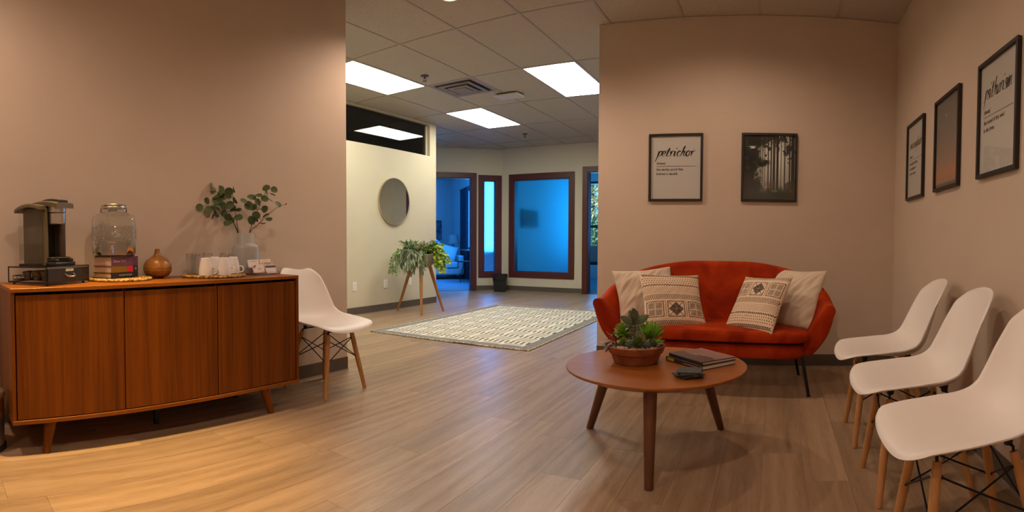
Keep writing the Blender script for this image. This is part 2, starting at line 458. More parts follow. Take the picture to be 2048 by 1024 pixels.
w2 = casing('window_2', ID, -4.885, -3.735, 0.372, 2.146, YF, -1, 0.11)
MB().bb(-4.871, -3.749, YF + 0.05, YF + 0.058, 0.386, 2.132).build('pane', 'frosted', w2)
casing('door_2', ID, -3.37, -2.43, 0.0, 2.235, YF, -1, 0.10, False)
# transom above the mirror wall
w3 = struct_empty('window_3')
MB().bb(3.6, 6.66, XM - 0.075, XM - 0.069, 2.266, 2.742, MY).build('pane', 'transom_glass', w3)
mat('dark_bronze', (0.05, 0.045, 0.04), 0.4, metal=0.6)
for q in ((3.6, 6.66, 2.266, 2.280), (3.6, 6.66, 2.728, 2.742), (6.63, 6.66, 2.28, 2.728)):
    MB().bb(q[0], q[1], XM - 0.09, XM - 0.05, q[2], q[3], MY).build('window_frame', 'dark_bronze' if q[2] > 2.5 else 'hall_paint', w3)
# office windows
def ext_window(name, M, a0, a1, z0, z1, t, mullions, mid=None):
    o = struct_empty(name); fr = 'dark_bronze'
    for q in ((a0, a1, z0, z0 + 0.05), (a0, a1, z1 - 0.05, z1), (a0, a0 + 0.045, z0, z1), (a1 - 0.045, a1, z0, z1)):
        MB().bb(q[0], q[1], t, t + 0.06, q[2], q[3], M).build('window_frame', fr, o)
    for a in mullions: MB().bb(a - 0.025, a + 0.025, t, t + 0.06, z0, z1, M).build('mullion', fr, o)
    if mid: MB().bb(a0, a1, t, t + 0.06, mid - 0.035, mid + 0.035, M).build('mullion', fr, o)
    MB().bb(a0 + 0.03, a1 - 0.03, t + 0.028, t + 0.034, z0 + 0.03, z1 - 0.03, M).build('pane', 'clear_pane', o)
    MB().bb(a0 - 0.05, a1 + 0.05, t - 0.12, t, z0 - 0.03, z0, M).build('window_sill', 'office_paint', o)
ext_window('window_4', ID, -4.77, -2.6, 0.704, 2.516, 13.22, [-3.7], 1.352)
ext_window('window_5', M45 @ MY, 10.75, 14.0, 0.75, 2.30, UC + 0.02, [11.8, 12.9], None)

# ------------------------------------------------------------------ ceiling fittings
for k, (i, j) in enumerate(LIGHT_CELLS):
    x, y = GX + i * T2, GY + j * 2 * T2
    t = thing('ceiling_light', ['flat white light panel in the ceiling close in front of the transom glass', 'flat white light panel in the ceiling beside the end of the sofa wall',
                                'flat white light panel in the ceiling nearest the far frosted windows'][k], 'light panel', (x, y, CEIL), group='hall light panels')
    MB().bb(0.02, T2 - 0.02, 0.02, 2 * T2 - 0.02, 0.002, 0.008).build('diffuser', 'panel_light', t)
    fr = MB()
    for q in ((0.008, 0.022, 0.008, 2 * T2 - 0.008), (T2 - 0.022, T2 - 0.008, 0.008, 2 * T2 - 0.008), (0.022, T2 - 0.022, 0.008, 0.022), (0.022, T2 - 0.022, 2 * T2 - 0.022, 2 * T2 - 0.008)):
        fr.bb(*q, 0.0, 0.02)
    fr.build('frame', 'panel_frame', t)
def can_light(x, y, w, col, label, cone=158, blend=0.6):
    t = thing('recessed_downlight', label, 'downlight', (x, y, CEIL), group='recessed downlights')
    MB().lathe([(0.075, 0.004), (0.080, 0.0), (0.062, -0.004), (0.055, 0.003)], 28, cap0=False, cap1=False).build('trim_ring', 'outlet_white', t, smooth=0.6)
    MB().lathe([(0.056, 0.004), (0.03, 0.001), (0.001, 0.0005)], 24, cap0=False).build('bulb', 'can_bulb', t, smooth=0.6)
    d = bpy.data.lights.new('downlight', 'SPOT'); d.energy = w; d.color = col; d.spot_size = math.radians(cone); d.spot_blend = blend; d.shadow_soft_size = 0.045
    o = bpy.data.objects.new('downlight', d); COL.objects.link(o); o.parent = t; o.location = (0, 0, -0.03)
CX0 = -2.283
can_light(CX0, 3.31, CAN_W * 1.02, CAN_COL, 'recessed downlight in the ceiling by the end of the sideboard wall', 152, 0.6)
for (x, y, k, c, lab, cone) in ((-0.454, 3.224, 0.47, CAN_COL, 'recessed downlight in the ceiling above the loveseat', 158), (-0.454, 0.786, 0.70, CAN_COL, 'recessed downlight in the ceiling near the row of shell chairs', 172),
        (-2.15, 0.76, 6.6, (1.0, 0.64, 0.22), 'recessed downlight in the ceiling above the coffee maker end of the sideboard', 50), (-0.454, -1.65, 0.8, CAN_COL, 'recessed downlight in the ceiling behind the seating area, by the chair wall', 158),
        (CX0, -0.433, 1.15, CAN_COL, 'recessed downlight in the ceiling behind the seating area, by the sideboard wall', 158)):
    can_light(x, y, CAN_W * k, c, lab, cone, 0.6 if cone > 100 else 1.0)
# supply vent
vx, vy = GX - 2 * T2, GY + 2 * T2
t = thing('ceiling_vent', 'square grey metal air vent in the suspended ceiling', 'air vent', (vx + T2 / 2, vy + T2 / 2, CEIL))
mat('vent_metal', (0.26, 0.22, 0.18), 0.6)
MB().bb(-0.29, 0.29, -0.29, 0.29, 0.018, 0.021).build('backing', 'dark_slot', t)
for a, z in ((0.295, 0.0), (0.215, -0.012), (0.135, -0.022)):
    b = MB(); w = 0.045
    for (x0, x1, y0, y1) in ((-a, a, -a, -a + w), (-a, a, a - w, a), (-a, -a + w, -a + w, a - w), (a - w, a, -a + w, a - w)): b.bb(x0, x1, y0, y1, z, z + 0.012)
    b.build('vane', 'vent_metal', t)
MB().bb(-0.08, 0.08, -0.08, 0.08, -0.025, -0.015).build('center_plate', 'vent_metal', t)
t = thing('ceiling_box', 'flat rectangular box fixed to the ceiling beside the air vent', 'ceiling box', (-3.16, 5.86, CEIL))
MB().bb(-0.16, 0.16, -0.10, 0.10, -0.035, -0.012).build('cover', 'panel_frame', t, bevel=0.008)
MB().bb(-0.13, 0.13, -0.08, 0.08, -0.014, 0.0).build('mounting_plate', 'dark_slot', t)
for k, (x, y) in enumerate(((-3.589, 4.72), (-4.09, 8.153))):
    t = thing('fire_sprinkler', ['small metal fire sprinkler head between two ceiling light panels', 'small metal fire sprinkler head near the far end of the hall ceiling'][k], 'sprinkler', (x, y, CEIL), group='ceiling sprinklers')
    if k == 0: mat('sprinkler_metal', (0.09, 0.075, 0.06), 0.4, metal=0.5)
    MB().lathe([(0.045, 0.002), (0.044, -0.005), (0.014, -0.010)], 16).build('rosette', 'sprinkler_metal', t, smooth=0.6)
    MB().tube([(0, 0, -0.006), (0, 0, -0.03)], 0.009, 8).tube([(0.012, 0, -0.028), (0.014, 0, -0.045), (0, 0, -0.055)], 0.003, 6).tube([(-0.012, 0, -0.028), (-0.014, 0, -0.045), (0, 0, -0.055)], 0.003, 6).build('frame', 'sprinkler_metal', t)
    MB().lathe([(0.026, -0.055), (0.026, -0.058)], 12).build('deflector', 'sprinkler_metal', t)
# outlets
def outlet(M, label, z, group=None):
    t = thing('wall_outlet', label, 'outlet', group=group); t.matrix_world = M
    MB().bb(-0.036, 0.036, -0.058, 0.058, 0.0, 0.006).build('cover_plate', 'outlet_white', t, bevel=0.003)
    for s in (-1, 1):
        r = MB().bb(-0.017, 0.017, s * 0.021 - 0.015, s * 0.021 + 0.015, 0.005, 0.0075).build('receptacle', 'outlet_white', t, bevel=0.002)
        b = MB().bb(-0.008, -0.0055, s * 0.021 - 0.004, s * 0.021 + 0.006, 0.0072, 0.0079).bb(0.0055, 0.008, s * 0.021 - 0.004, s * 0.021 + 0.006, 0.0072, 0.0079)
        b.build('slot', 'dark_slot', r)
Mx = Matrix(((0, 0, 1, 0), (1, 0, 0, 0), (0, 1, 0, 0), (0, 0, 0, 1)))   # plate facing +x
My = Matrix(((1, 0, 0, 0), (0, 0, -1, 0), (0, 1, 0, 0), (0, 0, 0, 1)))  # plate facing -y
for y, lab in ((5.011, 'white wall outlet nearest the corner of the sideboard wall'), (5.625, 'white wall outlet left of the planter legs'), (6.17, 'white wall outlet behind the legs of the planter')):
    outlet(Matrix.Translation((XM, y, 0.375)) @ Mx, lab, 0, 'outlets on the mirror wall')
outlet(Matrix.Translation((0.345, YB, 0.40)) @ My, 'white wall outlet on the beige wall beside the sofa', 0)
# ------------------------------------------------------------------ shell chairs
wood('beech', (0.38, 0.175, 0.058), (0.55, 0.285, 0.105), 'z', 70, 0.45, 0.06)
mat('wire_black', (0.01, 0.01, 0.011), 0.3, metal=0.5)
SEAT_PROFILE = [(0.0, (0.268, 0.412)), (0.06, (0.245, 0.428)), (0.14, (0.205, 0.436)), (0.26, (0.120, 0.432)), (0.38, (0.03, 0.421)), (0.48, (-0.06, 0.416)), (0.56, (-0.130, 0.432)),
                (0.63, (-0.177, 0.472)), (0.70, (-0.205, 0.536)), (0.78, (-0.230, 0.618)), (0.87, (-0.257, 0.702)), (0.94, (-0.279, 0.766)), (1.0, (-0.298, 0.808))]
SEAT_W = [(0.0, 0.205), (0.12, 0.218), (0.22, 0.229), (0.36, 0.235), (0.5, 0.232), (0.62, 0.225), (0.74, 0.211), (0.84, 0.194), (0.92, 0.178), (1.0, 0.160)]
SEAT_CURL = [(0.0, 0.004), (0.1, 0.012), (0.25, 0.03), (0.42, 0.058), (0.56, 0.075), (0.66, 0.075), (0.78, 0.06), (0.9, 0.04), (1.0, 0.02)]
def make_shell():
    px = [(t, p[0]) for t, p in SEAT_PROFILE]; pz = [(t, p[1]) for t, p in SEAT_PROFILE]
    def c(t): return smooth_table(px, t), smooth_table(pz, t)
    def fn(u, v):
        s = math.sin((2 * u - 1) * PI / 2) * 0.6 + (2 * u - 1) * 0.4
        e0 = 0.135 * (1 - max(0.0, 1 - abs(s) ** 2.5) ** (1 / 2.2)); e1 = 0.150 * (1 - max(0.0, 1 - abs(s) ** 2.3) ** (1 / 2.2))
        t = e0 + (1 - e0 - e1) * v
        x, z = c(t); x1, z1 = c(min(1, t + 0.01)); x0, z0 = c(max(0, t - 0.01))
        tx, tz = x1 - x0, z1 - z0; l = math.hypot(tx, tz); nx, nz = tz / l, -tx / l
        w = smooth_table(SEAT_W, t); k = smooth_table(SEAT_CURL, t) * abs(s) ** 2.6
        # the rim rolls over a little at the very edge
        e = max(max(0.0, abs(s) - 0.94) / 0.06, max(0.0, 0.04 - v) / 0.04, max(0.0, v - 0.97) / 0.03)
        k -= 0.008 * e * e
        return (x + nx * k, s * w, z + nz * k)
    me = grid_mesh('seat_shell', fn, 44, 64)
    bm = bmesh.new(); bm.from_mesh(me)
    bmesh.ops.solidify(bm, geom=bm.faces[:], thickness=-0.006)
    bmesh.ops.recalc_face_normals(bm, faces=bm.faces); bm.to_mesh(me); bm.free()
    for p in me.polygons: p.use_smooth = True
    me.set_sharp_from_angle(angle=1.2)
    return me
def make_chair(label, loc, rz, group):
    t = thing('shell_chair', label, 'chair', loc, rz, group)
    link('seat_shell', make_shell(), 'white_plastic', t)
    tops = {}; feet = {}
    for sx in (1, -1):
        for sy in (1, -1):
            tp = Vector((0.02 + sx * 0.118, sy * 0.110, 0.385)); ft = Vector((sx * 0.188, sy * 0.186, 0.0))
            tops[sx, sy] = tp; feet[sx, sy] = ft
            pts = [tp.lerp(ft, k) for k in (0, 0.08, 0.5, 0.97, 1.0)]
            leg = MB().tube(pts, [0.0135, 0.0155, 0.0165, 0.0125, 0.0115], 14).build('leg', 'beech', t, smooth=0.7)
            nrm = Vector((sx, 0, 0.2)).normalized()
            for k in (0.09, 0.45):
                p = tp.lerp(ft, k) + nrm * 0.0125
                MB().tube([p, p + nrm * 0.005], [0.0055, 0.0045], 10).build('bolt', 'steel', leg, smooth=0.6)
    pairs = (((1, 1), (1, -1)), ((-1, 1), (-1, -1)), ((1, 1), (-1, 1)), ((1, -1), (-1, -1)))
    for a, b in pairs:
        m_ = MB()
        for p, q in ((a, b), (b, a)):
            s0 = tops[p].lerp(feet[p], 0.09); s1 = tops[q].lerp(feet[q], 0.45)
            m_.tube([s0, s1], 0.0032, 8)
            d = (s1 - s0).normalized(); m_.tube([s1 - d * 0.02, s1], 0.0055, 8); m_.tube([s0, s0 + d * 0.02], 0.0055, 8)
        m_.build('cross_brace', 'wire_black', t, smooth=0.7)
    for sx in (1, -1):
        a, b = tops[sx, 1], tops[sx, -1]; z = 0.402
        MB().tube([a + Vector((0, 0, -0.012)), a + Vector((0, -0.004, 0.012)), (a.x * 0.94, a.y - 0.02, z), (b.x * 0.94, b.y + 0.02, z), b + Vector((0, 0.004, 0.012)), b + Vector((0, 0, -0.012))], 0.005, 8).build('seat_rail', 'wire_black', t, smooth=0.7)
        for s in (1, -1):
            MB().tube([(a.x * 0.94, s * 0.085, z - 0.004), (a.x * 0.94, s * 0.085, 0.424)], [0.013, 0.016], 12).build('rubber_mount', 'black_plastic', t, smooth=0.7)
    return t
ch = make_chair('white shell chair with wooden legs between sideboard and wall end', (-2.632, 2.375, 0), 0.06, 'white shell chairs')
for y, rz, lab in ((2.737, PI - 0.01, 'white shell chair with wooden legs, the one next to the sofa'), (2.136, PI, 'white shell chair with wooden legs in the middle of the row of three'),
                   (1.525, PI + 0.02, 'white shell chair with wooden legs, the row end farthest from the sofa')):
    c2 = copy_tree(ch); c2.location = (0.588, y, 0); c2.rotation_euler.z = rz; c2['label'] = lab

# ------------------------------------------------------------------ sideboard
wood('walnut', (0.098, 0.025, 0.001), (0.215, 0.060, 0.0025), 'z', 75, 0.42, 0.03, rnd=True, contrast=1.1, spec=0.25)
wood('walnut_top', (0.16, 0.046, 0.003), (0.30, 0.095, 0.006), 'y', 75, 0.38, 0.03, spec=0.3)
t = thing('sideboard', 'long walnut sideboard with three plain doors on splayed legs', 'sideboard', (-2.43, 0.368, 0))
DEP, LEN = 0.44, 1.624
MB().bb(-DEP, 0.0, 0.0, LEN, 0.760, 0.779).build('worktop', 'walnut_top', t, bevel=0.0015, seg=1)
for y0 in (0.0, LEN - 0.019): MB().bb(-DEP + 0.004, -0.002, y0 + 0.001, y0 + 0.018, 0.168, 0.760).build('side_panel', 'walnut', t)
MB().bb(-DEP, -0.001, 0.0, LEN, 0.149, 0.168).build('bottom_board', 'walnut_top', t, bevel=0.0015, seg=1)
MB().bb(-DEP + 0.004, -DEP + 0.012, 0.018, LEN - 0.018, 0.168, 0.760).build('back_panel', 'walnut', t)
for y0 in (0.552, 1.072): MB().bb(-DEP + 0.012, -0.03, y0, y0 + 0.016, 0.168, 0.760).build('divider', 'walnut', t)
for y0, y1 in ((0.024, 0.5525), (0.5575, 1.0755), (1.0805, LEN - 0.024)):
    MB().bb(-0.026, -0.006, y0, y1, 0.171, 0.746).build('door', 'walnut', t, bevel=0.002, seg=1)
for x, y, dx, dy in ((-0.05, 0.19, 0.02, -0.03), (-0.05, LEN - 0.22, 0.02, 0.035), (-DEP + 0.05, 0.19, -0.02, -0.03), (-DEP + 0.05, LEN - 0.22, -0.02, 0.035)):
    MB().tube([(x, y, 0.149), (x + dx * 0.2, y + dy * 0.2, 0.125), (x + dx, y + dy, 0.0)], [0.031, 0.029, 0.017], 18).build('leg', 'walnut', t, smooth=0.7)
MB().tube([(-0.22, 0.81, 0.149), (-0.22, 0.81, 0.0)], 0.016, 14).build('support_foot', 'black_plastic', t, smooth=0.7)
TOPZ = 0.779

# ------------------------------------------------------------------ sofa
def velvet():
    m = mat('velvet', (0.3, 0.04, 0.008), 0.75, sheen=0.18, spec=0.15)
    principled(m).inputs['Sheen Tint'].default_value = (1.0, 0.35, 0.12, 1); principled(m).inputs['Sheen Roughness'].default_value = 0.35
    v = coords(m, (1, 1, 1)); n = noise_tex(m, v, 4.5, 3, 0.55, 0.8)
    r = ramp(m, n.outputs['Fac'], [(0.38, (0.26, 0.019, 0.001)), (0.52, (0.37, 0.030, 0.002)), (0.66, (0.45, 0.044, 0.003))])
    L(m, r.outputs[0], principled(m).inputs['Base Color']); n2 = noise_tex(m, v, 350, 2); bump(m, n2.outputs['Fac'], 0.15, 0.001)
velvet()
SX, SY = -0.405, 3.72
t = thing('loveseat', 'rust orange velvet loveseat with curved back and thin black legs', 'sofa', (SX, SY, 0), math.radians(-2.0))
RIMZ = [(0.0, 0.838), (0.24, 0.834), (0.44, 0.806), (0.60, 0.762), (0.72, 0.704), (0.79, 0.638), (0.825, 0.565)]
def plan(phi, ax, ay, y0, n=2.5):
    c, s = math.cos(phi), math.sin(phi)
    return Vector((ax * math.copysign(abs(c) ** (2 / n), c), y0 + ay * abs(s) ** (2 / n), 0))
def back_shell():
    rings = []; NP = 72
    phis = [(-0.10 + (PI + 0.20) * k / NP) for k in range(NP + 1)]
    phis = [0.5 * (1 - math.cos(PI * k / NP)) * PI * 0.35 + PI * k / NP * 0.65 for k in range(NP + 1)]
    for k, ph in enumerate(phis):
        R = plan(ph, 0.825, 0.53, -0.24); B = plan(ph, 0.655, 0.44, -0.20)
        R.z = smooth_table(RIMZ, min(abs(R.x), 0.825)); B.z = 0.245
        R2_ = plan(min(ph + 0.01, PI), 0.825, 0.53, -0.24); R1_ = plan(max(ph - 0.01, 0), 0.825, 0.53, -0.24)
        tg = (R2_ - R1_).normalized(); out = Vector((tg.y, -tg.x, 0)).normalized()
        if k in (0, NP): out = Vector((1 if k == 0 else -1, 0, 0))
        ax_ = (R - B).normalized(); th = 0.082
        nrm = (out - ax_ * out.dot(ax_)).normalized()
        ring = []
        for q in range(10):                       # outside, bottom to top
            f = q / 9; p = B.lerp(R, f * 0.93); ring.append(p + nrm * (0.030 * math.sin(PI * min(1, f * 1.05))))
        top = R - ax_ * 0.035 - nrm * (th / 2)
        for q in range(1, 8):                     # rounded rim
            a = PI * q / 8; ring.append(top + nrm * (th / 2) * math.cos(a) + ax_ * 0.036 * math.sin(a))
        for q in range(10):                       # inside, top to bottom
            f = 1 - q / 9; p = B.lerp(R, f * 0.93) - nrm * (th + 0.012 * math.sin(PI * f)); ring.append(p)
        rings.append((ring, tg if k < NP else tg))
    # pad the arm fronts with rounded ends
    out_r = []
    def end(ring, d):
        c = sum((Vector(p) for p in ring), Vector()) / len(ring)
        res = []
        for a, sc in ((0.0, 1.0), (0.016, 0.965), (0.026, 0.88), (0.030, 0.74)):
            rr = []
            for i, p in enumerate(ring):
                # shrink towards the arm's own centre line
                j = len(ring) - 1 - i; mid = (Vector(p) + Vector(ring[j])) / 2
                rr.append(mid + (Vector(p) - mid) * sc + d * a)
            res.append(rr)
        return res
    first = end(rings[0][0], Vector((0, -1, 0))); last = end(rings[-1][0], Vector((0, -1, 0)))
    allr = first[::-1][:-1] + [r for r, _ in rings] + last[1:]
    return MB().loops(allr)
back_shell().build('backrest', 'velvet', t, smooth=0.9)
def dpoly(ax, ayb, yf, n=2.6, k=36, bow=0.03):
    pts = []
    for i in range(k + 1):
        p = plan(PI * i / k, ax, ayb, -0.20, n); pts.append((p.x, p.y))
    fr = 14; r = 0.05
    pts.append((-ax + 0.004, yf + r))
    for i in range(fr + 1):
        x = -ax + r + (2 * ax - 2 * r) * i / fr; pts.append((x, yf - bow * (1 - (x / ax) ** 2) * 0 - 0.0))
    pts.append((ax - 0.004, yf + r))
    return pts
def slab(name, ax, ayb, yf, z0, z1, crown, m_):
    P = dpoly(ax, ayb, yf); c = Vector((0, (ayb - 0.20 + yf) / 2)); h = z1 - z0
    rings = []
    for sc, z in ((0.965, z0), (0.992, z0 + 0.012), (1.0, z0 + h * 0.35), (1.0, z0 + h * 0.65), (0.992, z1 - 0.012), (0.968, z1), (0.8, z1 + crown * 0.6), (0.45, z1 + crown), (0.1, z1 + crown)):
        rings.append([(c.x + (x - c.x) * sc, c.y + (y - c.y) * sc, z) for x, y in P])
    return MB().loops(rings).build(name, m_, t, smooth=0.9)
slab('seat_base', 0.622, 0.42, -0.280, 0.240, 0.326, 0.0, 'velvet')
slab('seat_cushion', 0.645, 0.40, -0.335, 0.350, 0.418, 0.012, 'velvet')
for x, y, dx, dy in ((0.60, -0.22, 0.045, -0.045), (-0.60, -0.22, -0.045, -0.045), (0.54, 0.25, 0.045, 0.05), (-0.54, 0.25, -0.045, 0.05)):
    lg = MB().tube([(x, y, 0.245), (x + dx, y + dy, 0.0)], [0.014, 0.010], 12).build('leg', 'black_metal', t, smooth=0.7)
    MB().tube([(x + dx, y + dy, 0.006), (x + dx, y + dy, 0.0)], 0.013, 12).build('foot_glide', 'black_plastic', lg)

# cushions
def pillow_mesh(name, w, h, th, seed, wrinkle):
    def fn(u, v, side):
        s, q = 2 * u - 1, 2 * v - 1
        puff = max(0.0, (1 - abs(s) ** 2.4)) ** 0.55 * max(0.0, (1 - abs(q) ** 2.4)) ** 0.55
        px = 1 - 0.075 * (1 - abs(q) ** 1.5) ** 1.0 * abs(s) ** 3; pz = 1 - 0.075 * (1 - abs(s) ** 1.5) * abs(q) ** 3
        n = mnoise.noise(Vector((s * 2.2 + seed, q * 2.2, seed * 1.7))) * 0.5
        wr = mnoise.noise(Vector((s * 1.4 + q * 1.2 + seed, (q - s) * 6.0, seed))) * wrinkle * puff ** 0.5
        d = puff * th * (1 + 0.18 * n) + wr
        return (s * w / 2 * px, -side * d, q * h / 2 * pz)
    a = grid_mesh(name, lambda u, v: fn(u, v, 1), 44, 44)
    bm = bmesh.new(); bm.from_mesh(a); uvl = bm.loops.layers.uv.verify()
    g = grid_mesh('tmp', lambda u, v: fn(1 - u, v, -1), 44, 44)
    bm.from_mesh(g); bmesh.ops.remove_doubles(bm, verts=bm.verts, dist=0.0004); bmesh.ops.recalc_face_normals(bm, faces=bm.faces)
    bm.to_mesh(a); bm.free(); bpy.data.meshes.remove(g)
    for p in a.polygons: p.use_smooth = True
    return a
def print_cloth(flip):
    S = 700; img = np.empty((S, S, 3), np.float32); img[:] = np.array([224, 200, 172]) / 255.0
    yy, xx = np.mgrid[0:S, 0:S].astype(np.float32); dark = np.array([38, 30, 28]) / 255.0
    mask = np.zeros((S, S), np.float32)
    def seg(x0, y0, x1, y1, w=3.6):
        w *= 1.45
        a, b, c, d = int(min(x0, x1) - 8), int(max(x0, x1) + 9), int(min(y0, y1) - 8), int(max(y0, y1) + 9)
        a, c = max(a, 0), max(c, 0)
        X, Y = xx[c:d, a:b], yy[c:d, a:b]
        if X.size == 0: return
        dx, dy = x1 - x0, y1 - y0; l2 = dx * dx + dy * dy + 1e-6
        tt = np.clip(((X - x0) * dx + (Y - y0) * dy) / l2, 0, 1)
        dd = np.hypot(X - x0 - tt * dx, Y - y0 - tt * dy)
        mask[c:d, a:b] = np.maximum(mask[c:d, a:b], np.clip(w / 2 + 0.7 - dd, 0, 1))
    def dot(x, y, r=3.6): seg(x, y, x + 0.1, y, 2 * r)
    def chev(y, h, dirn, step=21, w=4.2):
        for x in range(8, S - 8, step): seg(x - dirn * 9, y - h, x + dirn * 9, y, w); seg(x + dirn * 9, y, x - dirn * 9, y + h, w)
    chev(42, 24, 1)
    def hatch(cx, cy, r):
        for k in range(1, 9):
            q = r * k / 8.5
            for sx in (-1, 1):
                for sy in (-1, 1):
                    seg(cx + sx * 7, cy + sy * q, cx + sx * q, cy + sy * q, 2.6); seg(cx + sx * q, cy + sy * 7, cx + sx * q, cy + sy * q, 2.6)
    def diam(cx, cy, r):
        for k in range(2, 9):
            q = r * 1.05 * k / 8
            seg(cx, cy - q, cx + q, cy, 3.4); seg(cx - q, cy, cx, cy + q, 3.4); seg(cx - q, cy, cx, cy - q, 3.4); seg(cx, cy + q, cx + q, cy, 3.4)
        seg(cx - r, cy - r, cx + r, cy + r, 4); seg(cx - r, cy + r, cx + r, cy - r, 4)
    y0, y1 = 112, 292
    for i, cx in enumerate((118, 350, 582)):
        for (a, b, c, d) in ((cx - 92, y0, cx + 92, y0), (cx - 92, y1, cx + 92, y1), (cx - 92, y0, cx - 92, y1), (cx + 92, y0, cx + 92, y1)): seg(a, b, c, d, 4)
        for k in range(8):
            q = cx - 80 + k * 23; seg(q, y0, q, y0 + 9, 3); seg(q, y1, q, y1 - 9, 3); r = y0 + 12 + k * 22; seg(cx - 92, r, cx - 83, r, 3); seg(cx + 92, r, cx + 83, r, 3)
        (diam if i == 1 else hatch)(cx, (y0 + y1) / 2, 74)
    for cx in (234, 466):
        for k in range(10): dot(cx, y0 + 6 + k * 19, 3.4)
    chev(350, 30, 1 if True else -1)
    for r in range(5):
        for x in range(8 + (r % 2) * 10, S - 4, 21): dot(x, 404 + r * 17, 2.6)
    pts = [(x, 505 + (10 if (x // 15) % 2 else -10)) for x in range(4, S - 4, 15)]
    for a, b in zip(pts, pts[1:]): seg(*a, *b, 5)
    for r in range(3):
        for x in range(14 + (r % 2) * 14, S - 6, 29): dot(x, 542 + r * 30, 3.8)
    x = 10
    while x < S - 30:
        seg(x, 668, x, 640, 5); seg(x, 640, x + 14, 640, 5); seg(x + 14, 640, x + 14, 668, 5); seg(x + 14, 668, x + 28, 668, 5); x += 28
    mask = np.clip(mask, 0, 1)[..., None]; img = img * (1 - mask) + dark * mask
    if flip: img = img[::-1, ::-1]
    return img
image_mat('print_cloth', print_cloth(False), 0.9)
image_mat('print_cloth_turned', print_cloth(True), 0.9)
noisy('linen', [(0.4, (0.60, 0.50, 0.385)), (0.6, (0.66, 0.55, 0.43))], 300, 0.9, bmp=0.1)
def cushion(label, w, h, th, m_, loc, rx, ry, rz, seed, wr):
    o = link('cushion', pillow_mesh('cushion', w, h, th, seed, wr), m_)
    o.rotation_euler = (rx, ry, rz); o.location = loc; o.rotation_mode = 'XYZ'
    tag(o, label, 'cushion', 'cushions on the loveseat')
    o.matrix_world = Matrix.Translation(loc) @ Matrix.Rotation(rz, 4, 'Z') @ Matrix.Rotation(rx, 4, 'X') @ Matrix.Rotation(ry, 4, 'Y')
    return o
D = math.radians
cushion('plain beige cushion on the loveseat, behind the upright patterned one', 0.44, 0.42, 0.060, 'linen', (-0.905, 3.735, 0.592), D(-26), D(-5), D(26), 1.0, 0.016)
cushion('plain beige cushion on the loveseat, behind the tilted patterned one', 0.41, 0.44, 0.060, 'linen', (0.140, 3.725, 0.600), D(-26), D(0), D(-32), 5.0, 0.014)
cushion('black and cream patterned cushion standing upright, zigzag near its top', 0.44, 0.42, 0.060, 'print_cloth_turned', (-0.688, 3.600, 0.578), D(-34), D(3), D(30), 8.0, 0.004)
cushion('black and cream patterned cushion leaning over, zigzag near its bottom', 0.41, 0.43, 0.058, 'print_cloth', (-0.108, 3.590, 0.572), D(-35), D(-3), D(-38), 3.0, 0.005)

# ------------------------------------------------------------------ coffee table
wood('table_wood', (0.20, 0.058, 0.010), (0.31, 0.100, 0.019), 'x', 50, 0.30, 0.04, spec=0.4)
wood('table_leg_wood', (0.085, 0.032, 0.014), (0.15, 0.058, 0.024), 'z', 60, 0.4, 0.05)
mat('table_edge', (0.15, 0.08, 0.035), 0.4)
TX, TY, TZ, TR = -0.535, 2.425, 0.412, 0.418
t = thing('coffee_table', 'round wooden coffee table on three splayed legs', 'coffee table', (TX, TY, 0))
MB().lathe([(TR - 0.060, TZ - 0.034), (TR - 0.004, TZ - 0.012), (TR, TZ - 0.009), (TR, TZ - 0.002), (TR - 0.002, TZ), (TR * 0.5, TZ), (0.01, TZ)], 96).build('tabletop', 'table_wood', t, smooth=0.5)
for fx, fy in ((-0.479, 2.050), (-0.936, 2.637), (-0.268, 2.795)):
    f = Vector((fx - TX, fy - TY, 0)); tp = Vector((f.x * 0.66, f.y * 0.66, TZ - 0.028))
    if fy < 2.2: tp = Vector((f.x * 0.72, f.y * 0.80, TZ - 0.03))
    MB().tube([tp, tp.lerp(f, 0.1), f], [0.029, 0.029, 0.0185], 20).build('leg', 'table_leg_wood', t, smooth=0.8)
b = MB()
for fx, fy in ((-0.479, 2.050), (-0.936, 2.637), (-0.268, 2.795)):
    f = Vector((fx - TX, fy - TY, 0)).normalized() * 0.27; b.tube([(0, 0, TZ - 0.045), (f.x, f.y, TZ - 0.045)], 0.014, 8)
b.build('under_frame', 'table_leg_wood', t)

